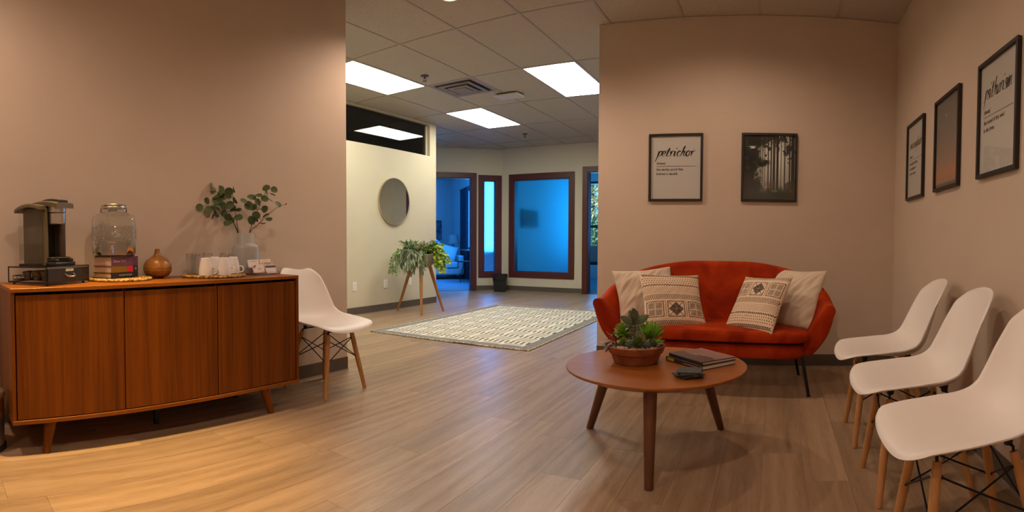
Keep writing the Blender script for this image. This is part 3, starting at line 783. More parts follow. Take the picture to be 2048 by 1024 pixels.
# ------------------------------------------------------------------ framed prints
mat('frame_black', (0.018, 0.013, 0.010), 0.45)
mat('paper', (0.66, 0.61, 0.60), 0.8)
mat('ink', (0.022, 0.014, 0.012), 0.7)
GLY = {  # brush letters: strokes in x-height units
 'p': [[(.10, 1.0), (.06, .5), (-.02, -.25), (-.14, -.85)], [(.06, .62), (.25, .98), (.46, .92), (.48, .55), (.30, .18), (.10, .22)]],
 'e': [[(.05, .45), (.36, .62), (.40, .88), (.22, 1.0), (.04, .72), (.04, .30), (.22, .06), (.50, .26)]],
 't': [[(.30, 1.55), (.20, .9), (.12, .3), (.22, .04), (.44, .2)], [(-.02, 1.05), (.22, 1.08), (.50, 1.16)]],
 'r': [[(.02, .95), (.08, .5), (.04, .04)], [(.06, .5), (.18, .86), (.34, 1.0), (.46, .86)]],
 'i': [[(.10, .95), (.06, .4), (.12, .06), (.30, .2)], [(.17, 1.36), (.21, 1.46), (.26, 1.58)]],
 'c': [[(.44, .82), (.30, 1.0), (.10, .76), (.06, .32), (.22, .05), (.48, .26)]],
 'h': [[(.32, 1.85), (.18, 1.1), (.02, .02)], [(.06, .4), (.24, .9), (.42, .86), (.38, .4), (.44, .06), (.60, .2)]],
 'o': [[(.30, 1.0), (.08, .78), (.06, .28), (.24, .04), (.44, .26), (.44, .74), (.28, 1.0), (.46, .88), (.62, .92)]],
 's': [[(.46, .95), (.26, .92), (.20, .66), (.36, .40), (.28, .08), (.02, .06)]],
 'u': [[(.06, .95), (.04, .3), (.18, .05), (.38, .4), (.46, .95), (.44, .3), (.52, .06), (.66, .2)]],
 'm': [[(.02, .95), (.06, .04), (.26, .80), (.40, .92), (.40, .04), (.62, .80), (.78, .92), (.78, .12), (1.0, .2)]],
 'n': [[(.02, .95), (.06, .04), (.22, .80), (.38, .92), (.38, .12), (.58, .2)]],
 'a': [[(.42, .85), (.22, .98), (.06, .6), (.08, .14), (.26, .1), (.42, .6), (.44, .9), (.42, .1), (.60, .2)]],
 'd': [[(.40, .8), (.20, .95), (.05, .5), (.10, .08), (.28, .15), (.42, .8), (.56, 1.75), (.44, .1), (.60, .2)]],
 'l': [[(.28, 1.8), (.12, .9), (.10, .1), (.30, .2)]],
 'g': [[(.42, .85), (.2, .98), (.06, .6), (.12, .14), (.34, .3), (.44, .9), (.36, -.3), (.1, -.75), (-.1, -.4)]],
}
def brush(word, width, parent, x0, zb, y):
    b = MB(); cur = 0.0; strokes = []; ys = 0.70 if len(word) < 10 else 0.84
    for ch_ in word:
        mx = 0
        for st in GLY[ch_]:
            strokes.append([(px_ + cur + 0.18 * py_, py_) for px_, py_ in st]); mx = max(mx, max(p[0] for p in st))
        cur += mx + (0.03 if ch_ != 'i' else 0.06)
    sc = width / cur
    for st in strokes:
        P = catmull([(p[0], p[1], 0) for p in st], 6); n = len(P)
        Lr = []
        for i, p in enumerate(P):
            tg = (P[min(i + 1, n - 1)] - P[max(i - 1, 0)]); tg = tg.normalized() if tg.length else Vector((1, 0, 0))
            nr = Vector((-tg.y, tg.x, 0)); f = i / (n - 1)
            w = 0.086 * (0.55 + 0.45 * math.sin(PI * min(1, f * 1.3 + 0.1)) + 0.35 * max(0, -tg.y)) * (1 - 0.55 * f * f)
            Lr.append((p + nr * w, p - nr * w))
        for (a0, a1), (b0, b1) in zip(Lr, Lr[1:]):
            b.quad(*[(x0 + q.x * sc, y, zb + q.y * sc * ys) for q in (a0, b0, b1, a1)])
    o = b.build('brush_lettering', 'ink', parent); o['kind'] = 'stuff'; return o
FW, FH = 0.440, 0.540
def framed(label, M, kind, word=None, lines='', group=None, cat='picture'):
    """local x = along the wall, local y = into the wall (0 = wall face), local z = up, origin bottom left"""
    t = thing('framed_print' if word else 'framed_photo', label, cat, group=group); t.matrix_world = M
    bw, d = 0.0185, 0.022
    for q in ((0, FW, 0, bw), (0, FW, FH - bw, FH), (0, bw, bw, FH - bw), (FW - bw, FW, bw, FH - bw)):
        MB().bb(q[0], q[1], -d, -0.001, q[2], q[3]).build('frame_bar', 'frame_black', t, bevel=0.0012, seg=1)
    me = grid_mesh('print', lambda u, v: (bw * 0.6 + u * (FW - 1.2 * bw), -0.008, bw * 0.6 + v * (FH - 1.2 * bw)), 1, 1, False)
    link('print', me, kind, t)
    MB().bb(bw * 0.8, FW - bw * 0.8, -0.0145, -0.0125, bw * 0.8, FH - bw * 0.8).build('glass', 'picture_glass', t)
    if word:
        yv = -0.0086; W = FW
        brush(word, 0.300, t, 0.068, 0.358, yv)
        Mt = Matrix.Translation((0.062, yv, 0.296)) @ Matrix.Rotation(PI / 2, 4, 'X')
        text_mesh('lettering', '(noun)', 0.027, 'ink', t, Mt, shear=0.3, width=1.0, bold=0.0005)
        MB().bb(0.062, 0.385, yv - 0.0002, yv, 0.2785, 0.2810).build('rule_line', 'ink', t)
        for k, ln in enumerate(lines.split('|')):
            text_mesh('lettering', ln, 0.0285, 'ink', t, Matrix.Translation((0.062, yv, 0.246 - k * 0.035)) @ Matrix.Rotation(PI / 2, 4, 'X'), width=0.92, bold=0.0003)
    return t
def forest_art():
    W, H = 260, 340; r = np.random.RandomState(3); yy, xx = np.mgrid[0:H, 0:W].astype(np.float32); u = xx / W; v = yy / H
    def fbm(s, sc):
        out = np.zeros((H, W), np.float32); a = 1.0
        for o in range(5):
            n = max(2, int(sc * 2**o)); g = r.rand(n + 2, n + 2).astype(np.float32)
            gx = u * n; gy = v * n; ix = gx.astype(int); iy = gy.astype(int); fx = gx - ix; fy = gy - iy
            fx = fx * fx * (3 - 2 * fx); fy = fy * fy * (3 - 2 * fy)
            out += a * ((g[iy, ix] * (1 - fx) + g[iy, ix + 1] * fx) * (1 - fy) + (g[iy + 1, ix] * (1 - fx) + g[iy + 1, ix + 1] * fx) * fy); a *= 0.6
        return out / 2.3
    glow = np.exp(-(((u - 0.6) / 0.30) ** 2 + ((v - 0.36) / 0.32) ** 2))
    img = np.stack([0.66 + 0.34 * glow, 0.65 + 0.35 * glow, 0.63 + 0.35 * glow], -1)
    def dark(mk, col, k=1.0):
        mk = np.clip(mk * k, 0, 1)[..., None]; img[:] = img * (1 - mk) + np.array(col) * mk
    n1 = fbm(1, 9); n2 = fbm(2, 5); n3 = fbm(3, 14)
    for x, w, c in ((0.33, .006, .42), (0.37, .008, .38), (0.41, .006, .4), (0.48, .011, .2), (0.535, .012, .18), (0.575, .010, .25), (0.60, .012, .2), (0.655, .021, .12), (0.72, .007, .4), (0.79, .010, .22), (0.885, .012, .2), (0.945, .030, .14)):
        dark(((np.abs(u - x) < w) & (v < 0.84)).astype(np.float32), (c, c * 0.86, c * 0.78), 0.92)
    dark(((np.abs(u - 0.645) < 0.018) & (v > 0.06) & (v < 0.3)).astype(np.float32), (0.42, 0.16, 0.12), 0.6)
    dark(((n3 + n1 * 0.6 + (0.5 - v) * 0.9) > 1.12).astype(np.float32) * (u > 0.38), (0.10, 0.09, 0.08), 0.8)
    br = 0.30 + 0.16 * np.exp(-((v - 0.42) / 0.06) ** 2) + 0.12 * np.exp(-((v - 0.10) / 0.1) ** 2)
    dark(1 / (1 + np.exp((u - br + (n1 - 0.5) * 0.30 + (n3 - 0.5) * 0.25) * 46)), (0.07, 0.075, 0.05), 1.0)
    dark(((n3 > 0.66) & (u < 0.36) & (v > 0.08) & (v < 0.72)).astype(np.float32), (0.34, 0.36, 0.30), 0.5)
    dark(np.exp(-(((u - 0.38 - (v - 0.42) * 1.2) / 0.05) ** 2 + ((v - 0.40) / 0.06) ** 2)) * n3 * 1.6, (0.30, 0.38, 0.10), 0.9)
    dark(1 / (1 + np.exp(-(v - 0.84 + (n2 - 0.5) * 0.12 + (n3 - 0.5) * 0.10) * 50)), (0.12, 0.15, 0.06), 1.0)
    dark(np.exp(-(((u - 0.53) / 0.11) ** 2 + ((v - 0.77) / 0.05) ** 2)) * (n3 > 0.45), (0.42, 0.34, 0.28), 0.8)
    dark(((u > 0.80) & (v > 0.68 + (0.95 - u) * 0.4) & (u < 1)).astype(np.float32), (0.24, 0.22, 0.18), 0.7)
    return np.clip(img * 1.0, 0, 1)
image_mat('forest_photo', forest_art(), 0.5)
def dusk():
    m = mat('dusk_photo', (0.3, 0.25, 0.25), 0.5)
    tc = N(m, 'ShaderNodeTexCoord'); sp = N(m, 'ShaderNodeSeparateXYZ'); L(m, tc.outputs['UV'], sp.inputs[0])
    r = ramp(m, sp.outputs[1], [(0.0, (0.10, 0.085, 0.09)), (0.05, (0.12, 0.10, 0.105)), (0.065, (0.42, 0.20, 0.13)), (0.16, (0.52, 0.21, 0.12)), (0.33, (0.33, 0.21, 0.18)), (0.62, (0.21, 0.175, 0.17)), (1.0, (0.165, 0.15, 0.15))])
    ds = N(m, 'ShaderNodeVectorMath', operation='DISTANCE'); ds.inputs[1].default_value = (0.45, 0.80, 0)
    L(m, tc.outputs['UV'], ds.inputs[0]); lt = N(m, 'ShaderNodeMath', operation='LESS_THAN'); lt.inputs[1].default_value = 0.012; L(m, ds.outputs['Value'], lt.inputs[0])
    mx = N(m, 'ShaderNodeMix', data_type='RGBA'); L(m, lt.outputs[0], mx.inputs[0]); L(m, r.outputs[0], mx.inputs[6]); mx.inputs[7].default_value = (0.9, 0.85, 0.7, 1)
    L(m, mx.outputs[2], principled(m).inputs['Base Color'])
dusk()
MR = Matrix(((0, 1, 0, 0), (-1, 0, 0, 0), (0, 0, 1, 0), (0, 0, 0, 1)))      # on the right wall: local x runs towards the camera (-y)
ZB = 1.306
framed('black framed word print reading petrichor above the loveseat', Matrix.Translation((-1.025, YB, ZB)), 'paper', 'petrichor', 'the earthy smell that|follows a rainfall.', 'framed prints', 'picture')
framed('black framed photograph of a dark misty forest above the loveseat', Matrix.Translation((-0.278, YB, ZB)), 'forest_photo', group='framed prints')
framed('black framed word print ending in ade, nearest the room corner', Matrix.Translation((XR, 3.832, ZB)) @ MR, 'paper', 'moonglade', 'the bright reflection|of moonlight on|a body of water.', 'framed prints')
framed('black framed photograph of a dusk sky with an orange horizon', Matrix.Translation((XR, 3.138, ZB)) @ MR, 'dusk_photo', group='framed prints')
framed('black framed word print reading psithurism beside the dusk photograph', Matrix.Translation((XR, 2.424, ZB)) @ MR, 'paper', 'psithurism', 'the sound of the wind|in the trees.', 'framed prints')

# ------------------------------------------------------------------ round mirror
t = thing('round_mirror', 'round wall mirror with a thin pale metal rim', 'mirror'); t.matrix_world = Matrix.Translation((XM, 5.805, 1.525)) @ Mx
MB().lathe([(0.325, 0.012), (0.325, 0.019), (0.002, 0.019)], 64).build('mirror_glass', 'mirror', t, smooth=0.5)
mat('brass_rim', (0.62, 0.52, 0.36), 0.3, metal=0.8)
MB().lathe([(0.335, 0.0), (0.335, 0.024), (0.325, 0.024), (0.325, 0.012), (0.32, 0.0)], 64, cap0=False, cap1=False).build('rim', 'brass_rim', t, smooth=0.5)

# ------------------------------------------------------------------ rug
def rug_mat():
    m = mat('rug_weave', (0.6, 0.55, 0.45), 0.95)
    tc = N(m, 'ShaderNodeTexCoord'); sp = N(m, 'ShaderNodeSeparateXYZ'); L(m, tc.outputs['Object'], sp.inputs[0])
    def M_(op, a, b=None, c=None):
        n = N(m, 'ShaderNodeMath', operation=op)
        for i, q in enumerate((a, b, c)):
            if q is None: continue
            if isinstance(q, (int, float)): n.inputs[i].default_value = q
            else: L(m, q, n.inputs[i])
        return n.outputs[0]
    x, y = sp.outputs[0], sp.outputs[1]
    P, DB, BX = 0.322, 0.125, 0.228
    fy = M_('FLOORED_MODULO', M_('ADD', y, 1.295 - 0.20), P); fx = M_('FLOORED_MODULO', M_('ADD', x, 0.79), BX)
    indash = M_('GREATER_THAN', fy, P - DB)
    dash = M_('MULTIPLY', M_('LESS_THAN', M_('FLOORED_MODULO', x, 0.056), 0.026), M_('MULTIPLY', M_('GREATER_THAN', fy, P - DB + 0.012), M_('LESS_THAN', fy, P - 0.012)))
    line = M_('MULTIPLY', M_('LESS_THAN', M_('FLOORED_MODULO', fy, 0.036), 0.015), M_('MULTIPLY', M_('GREATER_THAN', fx, 0.016), M_('LESS_THAN', fx, BX - 0.016)))
    st = M_('ADD', M_('MULTIPLY', indash, dash), M_('MULTIPLY', M_('SUBTRACT', 1.0, indash), line))
    nz = noise_tex(m, tc.outputs['Object'], 240, 2)
    field = N(m, 'ShaderNodeMix', data_type='RGBA'); L(m, st, field.inputs[0]); field.inputs[6].default_value = (0.74, 0.69, 0.58, 1); field.inputs[7].default_value = (0.075, 0.07, 0.06, 1)
    ex = M_('GREATER_THAN', M_('ABSOLUTE', x), 0.925 - 0.115); ey = M_('GREATER_THAN', M_('ABSOLUTE', y), 1.42 - 0.115)
    brd = M_('MAXIMUM', ex, ey)
    gr = ramp(m, nz.outputs['Fac'], [(0.42, (0.10, 0.095, 0.088)), (0.58, (0.31, 0.29, 0.26))])
    mx = N(m, 'ShaderNodeMix', data_type='RGBA'); L(m, brd, mx.inputs[0]); L(m, field.outputs[2], mx.inputs[6]); L(m, gr.outputs[0], mx.inputs[7])
    L(m, mx.outputs[2], principled(m).inputs['Base Color']); bump(m, nz.outputs['Fac'], 0.5, 0.003)
rug_mat()
noisy('rug_edge', [(0.45, (0.25, 0.22, 0.19)), (0.55, (0.70, 0.62, 0.50))], 60, 0.95)
t = thing('area_rug', 'cream and grey woven area rug with a basketweave pattern', 'rug', (-3.045, 5.655, 0), 0.022)
rw, rl = 0.925, 1.42
def rug_z(x, y): return 0.010 + 0.004 * max(0, mnoise.noise(Vector((x * 1.6, y * 1.2, 3.1)))) + 0.006 * math.exp(-((x - 0.25) / 0.07) ** 2 - ((y + rl) / 0.12) ** 2)
def rfn(u, v):
    x, y = (2 * u - 1) * rw, (2 * v - 1) * rl; return (x, y, rug_z(x, y))
link('pile', grid_mesh('pile', rfn, 50, 76), 'rug_weave', t)
ed = [(x, -rl) for x in np.linspace(-rw, rw, 40)] + [(rw, y) for y in np.linspace(-rl, rl, 60)[1:]] + [(x, rl) for x in np.linspace(rw, -rw, 40)[1:]] + [(-rw, y) for y in np.linspace(rl, -rl, 60)[1:-1]]
ed = [(float(a), float(b)) for a, b in ed]
MB().tube([(x, y, rug_z(x, y) - 0.004) for x, y in ed] + [(ed[0][0], ed[0][1], rug_z(*ed[0]) - 0.004)], 0.0075, 8).build('edge_binding', 'rug_edge', t, smooth=0.9)
# ------------------------------------------------------------------ things on the sideboard
def frame2(o, ang):  # matrix: origin o, local x at angle ang
    return Matrix.Translation(o) @ Matrix.Rotation(ang, 4, 'Z')
# woven placemats (coil of braided grass)
noisy('seagrass', [(0.40, (0.20, 0.10, 0.025)), (0.52, (0.46, 0.27, 0.085)), (0.62, (0.62, 0.40, 0.15))], 55, 0.8, bmp=0.6, bdist=0.004)
def placemat(label, c, r):
    t = thing('woven_placemat', label, 'placemat', (c[0], c[1], TOPZ), group='woven placemats')
    for k in range(9):
        rr = r - 0.009 - k * 0.0195; pts = []
        if rr < 0.012: break
        n = max(16, int(rr * 520))
        b = MB()
        for s in (0, PI):
            P = []
            for i in range(n + 1):
                a = 2 * PI * i / n; ph = a * rr * 130 + s
                q = rr + 0.0045 * math.cos(ph); P.append((q * math.cos(a), q * math.sin(a), 0.0086 + 0.0028 * math.sin(ph)))
            b.tube(P, 0.0055, 6, caps=False)
        b.build('braid_ring', 'seagrass', t, smooth=0.9)
    return t
placemat('round woven grass placemat under the glass drink dispenser', (-2.735, 1.010), 0.178)
placemat('round woven grass placemat under the mugs and glasses', (-2.672, 1.560), 0.186)
MATZ = TOPZ + 0.0172

# coffee pod drawer with the brewer standing on it
PSI = math.radians(33)
MK = Matrix(((-math.sin(PSI), math.cos(PSI), 0, -2.490), (math.cos(PSI), math.sin(PSI), 0, 0.552), (0, 0, 1, TOPZ), (0, 0, 0, 1)))  # local x = along drawer front, local -y = to the wall, front face at y = 0
LF, LS, HB = 0.31, 0.27, 0.092
t = thing('pod_drawer', 'black coffee pod drawer with wire sides under the brewer', 'drawer box'); t.matrix_world = MK
thin_glass('smoke_glass', (0.55, 0.52, 0.48))
MB().bb(0.0, LF, -LS, 0.0, HB - 0.005, HB).build('top_plate', 'smoke_glass', t)
wf = MB()
for z in (0.014, HB - 0.003):
    for a, b in (((0, 0), (LF, 0)), ((LF, 0), (LF, -LS)), ((LF, -LS), (0, -LS)), ((0, -LS), (0, 0))): wf.tube([(a[0], a[1], z), (b[0], b[1], z)], 0.0032, 8)
for a in ((0, 0), (LF, 0), (LF, -LS), (0, -LS)): wf.tube([(a[0], a[1], 0.012), (a[0], a[1], HB)], 0.0032, 8)
wf.build('wire_frame', 'black_metal', t)
tr_ = MB()
for z in (0.026, 0.045): tr_.tube([(0.012, -LS + 0.02, z), (0.012, -0.006, z), (LF - 0.012, -0.006, z), (LF - 0.012, -LS + 0.02, z), (0.012, -LS + 0.02, z)], 0.002, 6)
for k in range(9): y = -LS + 0.02 + k * (LS - 0.03) / 8; tr_.tube([(0.012, y, 0.045), (0.012, y, 0.026), (LF - 0.012, y, 0.026), (LF - 0.012, y, 0.045)], 0.0016, 6)
tr_.build('drawer_basket', 'black_metal', t)
df = MB().bb(0.004, LF - 0.004, 0.0, 0.007, 0.018, HB - 0.008).build('drawer_front', 'black_plastic', t, bevel=0.002)
MB().tube(catmull([(LF / 2 - 0.032, 0.006, 0.052), (LF / 2 - 0.026, 0.022, 0.045), (LF / 2, 0.026, 0.042), (LF / 2 + 0.026, 0.022, 0.045), (LF / 2 + 0.032, 0.006, 0.052)], 5), 0.0045, 8).build('handle', 'chrome', df, smooth=0.9)
mat('logo_white', (0.75, 0.72, 0.68), 0.5)
text_mesh('lettering', 'KEURIG', 0.0165, 'logo_white', df, Matrix.Translation((LF / 2 + 0.030, 0.0074, 0.067)) @ Matrix.Rotation(PI, 4, 'Z') @ Matrix.Rotation(PI / 2, 4, 'X'), bold=0.0004, width=1.0)
for a in ((0.02, -0.02), (LF - 0.02, -0.02), (0.02, -LS + 0.02), (LF - 0.02, -LS + 0.02)): MB().tube([(a[0], a[1], 0.013), (a[0], a[1], 0.0)], [0.006, 0.008], 10).build('foot', 'black_plastic', t)
mat('pod_brown', (0.10, 0.075, 0.05), 0.4); mat('pod_foil', (0.55, 0.34, 0.26), 0.35)
for i in range(5):
    for j in range(3):
        x, y = 0.04 + i * 0.055, -0.045 - j * 0.062
        pod = MB().lathe([(0.016, 0.0), (0.0215, 0.036), (0.0245, 0.038), (0.0245, 0.0405)], 16).xform(Matrix.Translation((x, y, 0.0275)) @ Matrix.Rotation(random.uniform(0, 0.25), 4, 'X')).build('coffee_pod', 'pod_brown', t, smooth=0.6)
# brewer
MKB = MK @ Matrix.Translation((0.137, -0.140, HB)) @ Matrix.Diagonal((0.84, 0.92, 1, 1))
t = thing('coffee_brewer', 'grey and black single cup coffee brewer with clear water tank', 'coffee maker'); t.matrix_world = MKB
mat('brewer_grey', (0.115, 0.09, 0.062), 0.34, metal=0.35); mat('brewer_black', (0.016, 0.014, 0.013), 0.28)
MB().bb(-0.055, 0.115, -0.115, 0.005, 0.0, 0.285).build('body', 'brewer_black', t, bevel=0.012)
for x0, wd in ((-0.062, 0.038), (0.078, 0.050)):
    MB().prism([(x0, -0.115), (x0 + wd, -0.115), (x0 + wd, 0.045), (x0 + wd - 0.012, 0.058), (x0 + 0.006, 0.058), (x0, 0.045)], 0.0, 0.288).build('side_panel', 'brewer_grey', t, bevel=0.004)
MB().bb(-0.058, 0.118, -0.10, 0.128, 0.0, 0.020).bb(-0.048, 0.108, 0.02, 0.122, 0.020, 0.036).build('base', 'brewer_black', t, bevel=0.006)
dt = MB().lathe([(0.075, 0.034), (0.078, 0.040), (0.074, 0.043), (0.002, 0.043)], 28, (0.030, 0.065, 0)).build('drip_tray', 'brewer_black', t, smooth=0.6)
for k in range(7): MB().bb(-0.025, 0.085, 0.030 + k * 0.012, 0.034 + k * 0.012, 0.043, 0.0445).build('grate_slat', 'black_metal', dt)
MB().lathe([(0.050, 0.208), (0.054, 0.212), (0.055, 0.262), (0.052, 0.264)], 32, (0.026, 0.068, 0)).build('brew_head', 'steel', t, smooth=0.6)
MB().lathe([(0.0555, 0.266), (0.058, 0.268), (0.058, 0.300), (0.052, 0.304)], 32, (0.026, 0.066, 0)).build('head_ring', 'steel', t, smooth=0.6)
# arched lid running front to back
def lid_rings(x0, x1, y0, y1, zf, zb, zt, th):
    rings = []
    for i in range(15):
        f = i / 14; y = y0 + (y1 - y0) * f; z = zb + (zf - zb) * f + zt * math.sin(PI * f) ** 0.8
        w = 0.5 * (x1 - x0) * (1 - 0.10 * (2 * f - 1) ** 4); c = 0.5 * (x0 + x1)
        rings.append([(c - w, y, z - th), (c + w, y, z - th), (c + w, y, z - 0.006), (c + w * 0.9, y, z), (c - w * 0.9, y, z), (c - w, y, z - 0.006)])
    return MB().loops(rings)
lid_rings(-0.048, 0.116, -0.118, 0.128, 0.312, 0.306, 0.017, 0.026).build('lid', 'brewer_grey', t, smooth=0.7)
lid_rings(-0.010, 0.072, -0.02, 0.120, 0.326, 0.330, 0.008, 0.012).build('lift_handle', 'brewer_black', t, smooth=0.7)
lid_rings(-0.128, -0.050, -0.125, 0.060, 0.298, 0.288, 0.018, 0.018).build('tank_lid', 'brewer_grey', t, smooth=0.7)
tk = MB().prism([(-0.118, -0.10), (-0.066, -0.115), (-0.066, 0.040), (-0.108, 0.040), (-0.118, 0.025)], 0.010, 0.290).build('water_tank', 'clear_pane', t, bevel=0.006)
mat('water', (0.95, 0.97, 0.98), 0.0, trans=1.0, ior=1.33)
thin_glass('water_tint', (0.90, 0.88, 0.85))
thin_glass('jar_beads', (0.93, 0.93, 0.91), 0.02, 2.2, True)
MB().prism([(-0.115, -0.097), (-0.069, -0.112), (-0.069, 0.037), (-0.106, 0.037), (-0.115, 0.024)], 0.030, 0.110).build('water', 'water_tint', tk)
MB().bb(-0.116, -0.068, -0.10, 0.038, 0.0, 0.012).build('tank_foot', 'brewer_black', tk)

# books under the dispenser
mat('page_edge', (0.62, 0.50, 0.36), 0.8)
def book(name, label, M, Lx, Wy, H, cover, group, spine_marks=(), cat='book', page='page_edge'):
    """spine along local x at y = 0 (facing -y), bottom at z = 0"""
    t = thing(name, label, cat, group=group); t.matrix_world = M
    MB().bb(0.004, Lx - 0.004, 0.004, Wy - 0.004, 0.003, H - 0.003).build('page_block', page, t)
    MB().bb(0, Lx, 0, Wy, H - 0.003, H).build('cover_board', cover, t); MB().bb(0, Lx, 0, Wy, 0, 0.003).build('cover_board', cover, t)
    sp = MB().bb(0, Lx, -0.001, 0.004, 0, H).build('spine', cover, t, bevel=0.001, seg=1)
    for (x0, x1, z0, z1, m_) in spine_marks: MB().bb(x0, x1, -0.0016, -0.0008, z0, z1).build('spine_band', m_, sp)
    return t, sp
mat('cover_purple', (0.20, 0.075, 0.155), 0.45); mat('cover_mustard', (0.32, 0.17, 0.012), 0.5); mat('cover_black', (0.016, 0.016, 0.017), 0.45); mat('band_red', (0.70, 0.03, 0.05), 0.5); mat('band_plum', (0.13, 0.045, 0.10), 0.5)
A1 = math.radians(115.2); bc = Vector((-2.625, 0.925, MATZ))
MS = Matrix.Rotation(PI / 2, 4, 'X')
t1, sp = book('hardback_book', 'black hardback book at the bottom of the stack under the dispenser', frame2(bc + Vector((0.004, -0.002, 0)), A1), 0.205, 0.138, 0.028, 'cover_black', 'books under the drink dispenser')
text_mesh('lettering', 'THE POWER OF THE SUBJECT', 0.0105, 'logo_white', sp, Matrix.Translation((0.055, -0.0018, 0.0105)) @ MS, width=0.72)
t2, sp = book('paperback_book', 'mustard yellow paperback with a red spine label in the middle of the stack', frame2(bc + Vector((0, 0, 0.0285)), A1 - 0.01), 0.200, 0.135, 0.033, 'cover_mustard', 'books under the drink dispenser',
     [(0.118, 0.162, 0.0005, 0.0325, 'band_red'), (0.162, 0.200, 0.0005, 0.0325, 'cover_black')])
text_mesh('lettering', 'G', 0.02, 'logo_white', sp, Matrix.Translation((0.174, -0.0022, 0.010)) @ MS)
t3, sp = book('paperback_book', 'thick purple paperback right under the glass dispenser', frame2(bc + Vector((-0.002, 0.003, 0.0620)), A1 + 0.012), 0.202, 0.137, 0.049, 'cover_purple', 'books under the drink dispenser',
     [(0.160, 0.202, 0.0005, 0.0485, 'band_plum')])
text_mesh('lettering', 'Donna Tartt', 0.021, 'logo_white', sp, Matrix.Translation((0.012, -0.0018, 0.020)) @ MS, width=0.9)

# drink dispenser
def glassmat(name, tint, rough=0.0, bmp=0.0):
    m = mat(name, tint, rough, trans=1.0, ior=1.45)
    if bmp:
        v = N(m, 'ShaderNodeTexVoronoi'); v.inputs['Scale'].default_value = 130; tc = N(m, 'ShaderNodeTexCoord'); L(m, tc.outputs['Object'], v.inputs['Vector']); bump(m, v.outputs['Distance'], bmp, 0.004)
    return m
glassmat('jar_glass', (0.93, 0.95, 0.93)); glassmat('jar_glass_beaded', (0.90, 0.92, 0.90), 0.04, 1.0); glassmat('tumbler_glass', (0.96, 0.97, 0.96))
t = thing('drink_dispenser', 'glass drink dispenser jar with steel lid and chrome tap', 'dispenser', (-2.715, 0.975, MATZ + 0.1115), math.radians(20))
def shell(prof, th): return prof + [(max(r - th, 0.001), z + (th if i == 0 else 0)) for i, (r, z) in reversed(list(enumerate(prof)))]
outer = [(0.088, 0.0), (0.096, 0.006), (0.100, 0.020), (0.103, 0.085), (0.103, 0.165), (0.1025, 0.19), (0.097, 0.212), (0.085, 0.226), (0.066, 0.232), (0.062, 0.236), (0.062, 0.258)]
inner = [(0.058, 0.258), (0.058, 0.236), (0.063, 0.230), (0.081, 0.223), (0.093, 0.209), (0.0985, 0.19), (0.0988, 0.165), (0.0988, 0.085), (0.096, 0.020), (0.09, 0.010), (0.001, 0.008)]
def jar_piece(name, prof, m_, par, sq=3.4, cap0=True, cap1=True): return MB().lathe(prof, 64, sq=sq, cap0=cap0, cap1=cap1).build(name, m_, par, smooth=0.8)
jar_piece('jar', outer + inner, 'jar_glass', t)
jar_piece('beaded_band', [(0.1035, 0.088), (0.1046, 0.092), (0.1046, 0.158), (0.1035, 0.163), (0.1032, 0.163), (0.1032, 0.088)][:4], 'jar_beads', t, cap0=False, cap1=False)
jar_piece('water', [(0.088, 0.0105), (0.0955, 0.021), (0.0980, 0.084), (0.001, 0.084)], 'water', t)
ld = MB().lathe([(0.066, 0.252), (0.0665, 0.254), (0.0665, 0.262), (0.0655, 0.264), (0.0665, 0.266), (0.0665, 0.274), (0.064, 0.277), (0.001, 0.277)], 48).build('lid', 'steel', t, smooth=0.6)
tp = MB().tube([(0, -0.100, 0.045), (0, -0.130, 0.045)], [0.014, 0.011], 16).tube([(0, -0.124, 0.062), (0, -0.126, 0.03), (0, -0.134, 0.012)], [0.008, 0.008, 0.006], 12).build('tap', 'chrome', t, smooth=0.7)
tp.matrix_local = Matrix.Rotation(math.radians(45), 4, 'Z')
MB().tube([(0, -0.125, 0.060), (0, -0.128, 0.074)], 0.004, 10).tube([(-0.018, -0.128, 0.076), (0.018, -0.128, 0.076)], 0.0045, 10).build('lever', 'chrome', tp, smooth=0.7)

# wooden aroma diffuser
wood('diffuser_wood', (0.12, 0.038, 0.006), (0.36, 0.155, 0.030), 'z', 22, 0.35, 0.35)
t = thing('aroma_diffuser', 'onion shaped wood grain aroma diffuser', 'diffuser', (-2.758, 1.247, TOPZ))
MB().lathe([(0.042, 0.006), (0.062, 0.014), (0.078, 0.034), (0.0815, 0.054), (0.081, 0.0555)], 40).build('base', 'diffuser_wood', t, smooth=0.7)
MB().lathe([(0.0800, 0.0565), (0.081, 0.058), (0.078, 0.076), (0.066, 0.098), (0.046, 0.113), (0.028, 0.124), (0.018, 0.138), (0.014, 0.156), (0.0135, 0.164), (0.009, 0.164), (0.007, 0.15)], 40, cap0=False).build('cover', 'diffuser_wood', t, smooth=0.7)
for k in range(3):
    a = 2 * PI * k / 3 + 0.4; MB().tube([(0.034 * math.cos(a), 0.034 * math.sin(a), 0.010), (0.034 * math.cos(a), 0.034 * math.sin(a), 0.0)], 0.006, 10).build('foot', 'black_plastic', t)

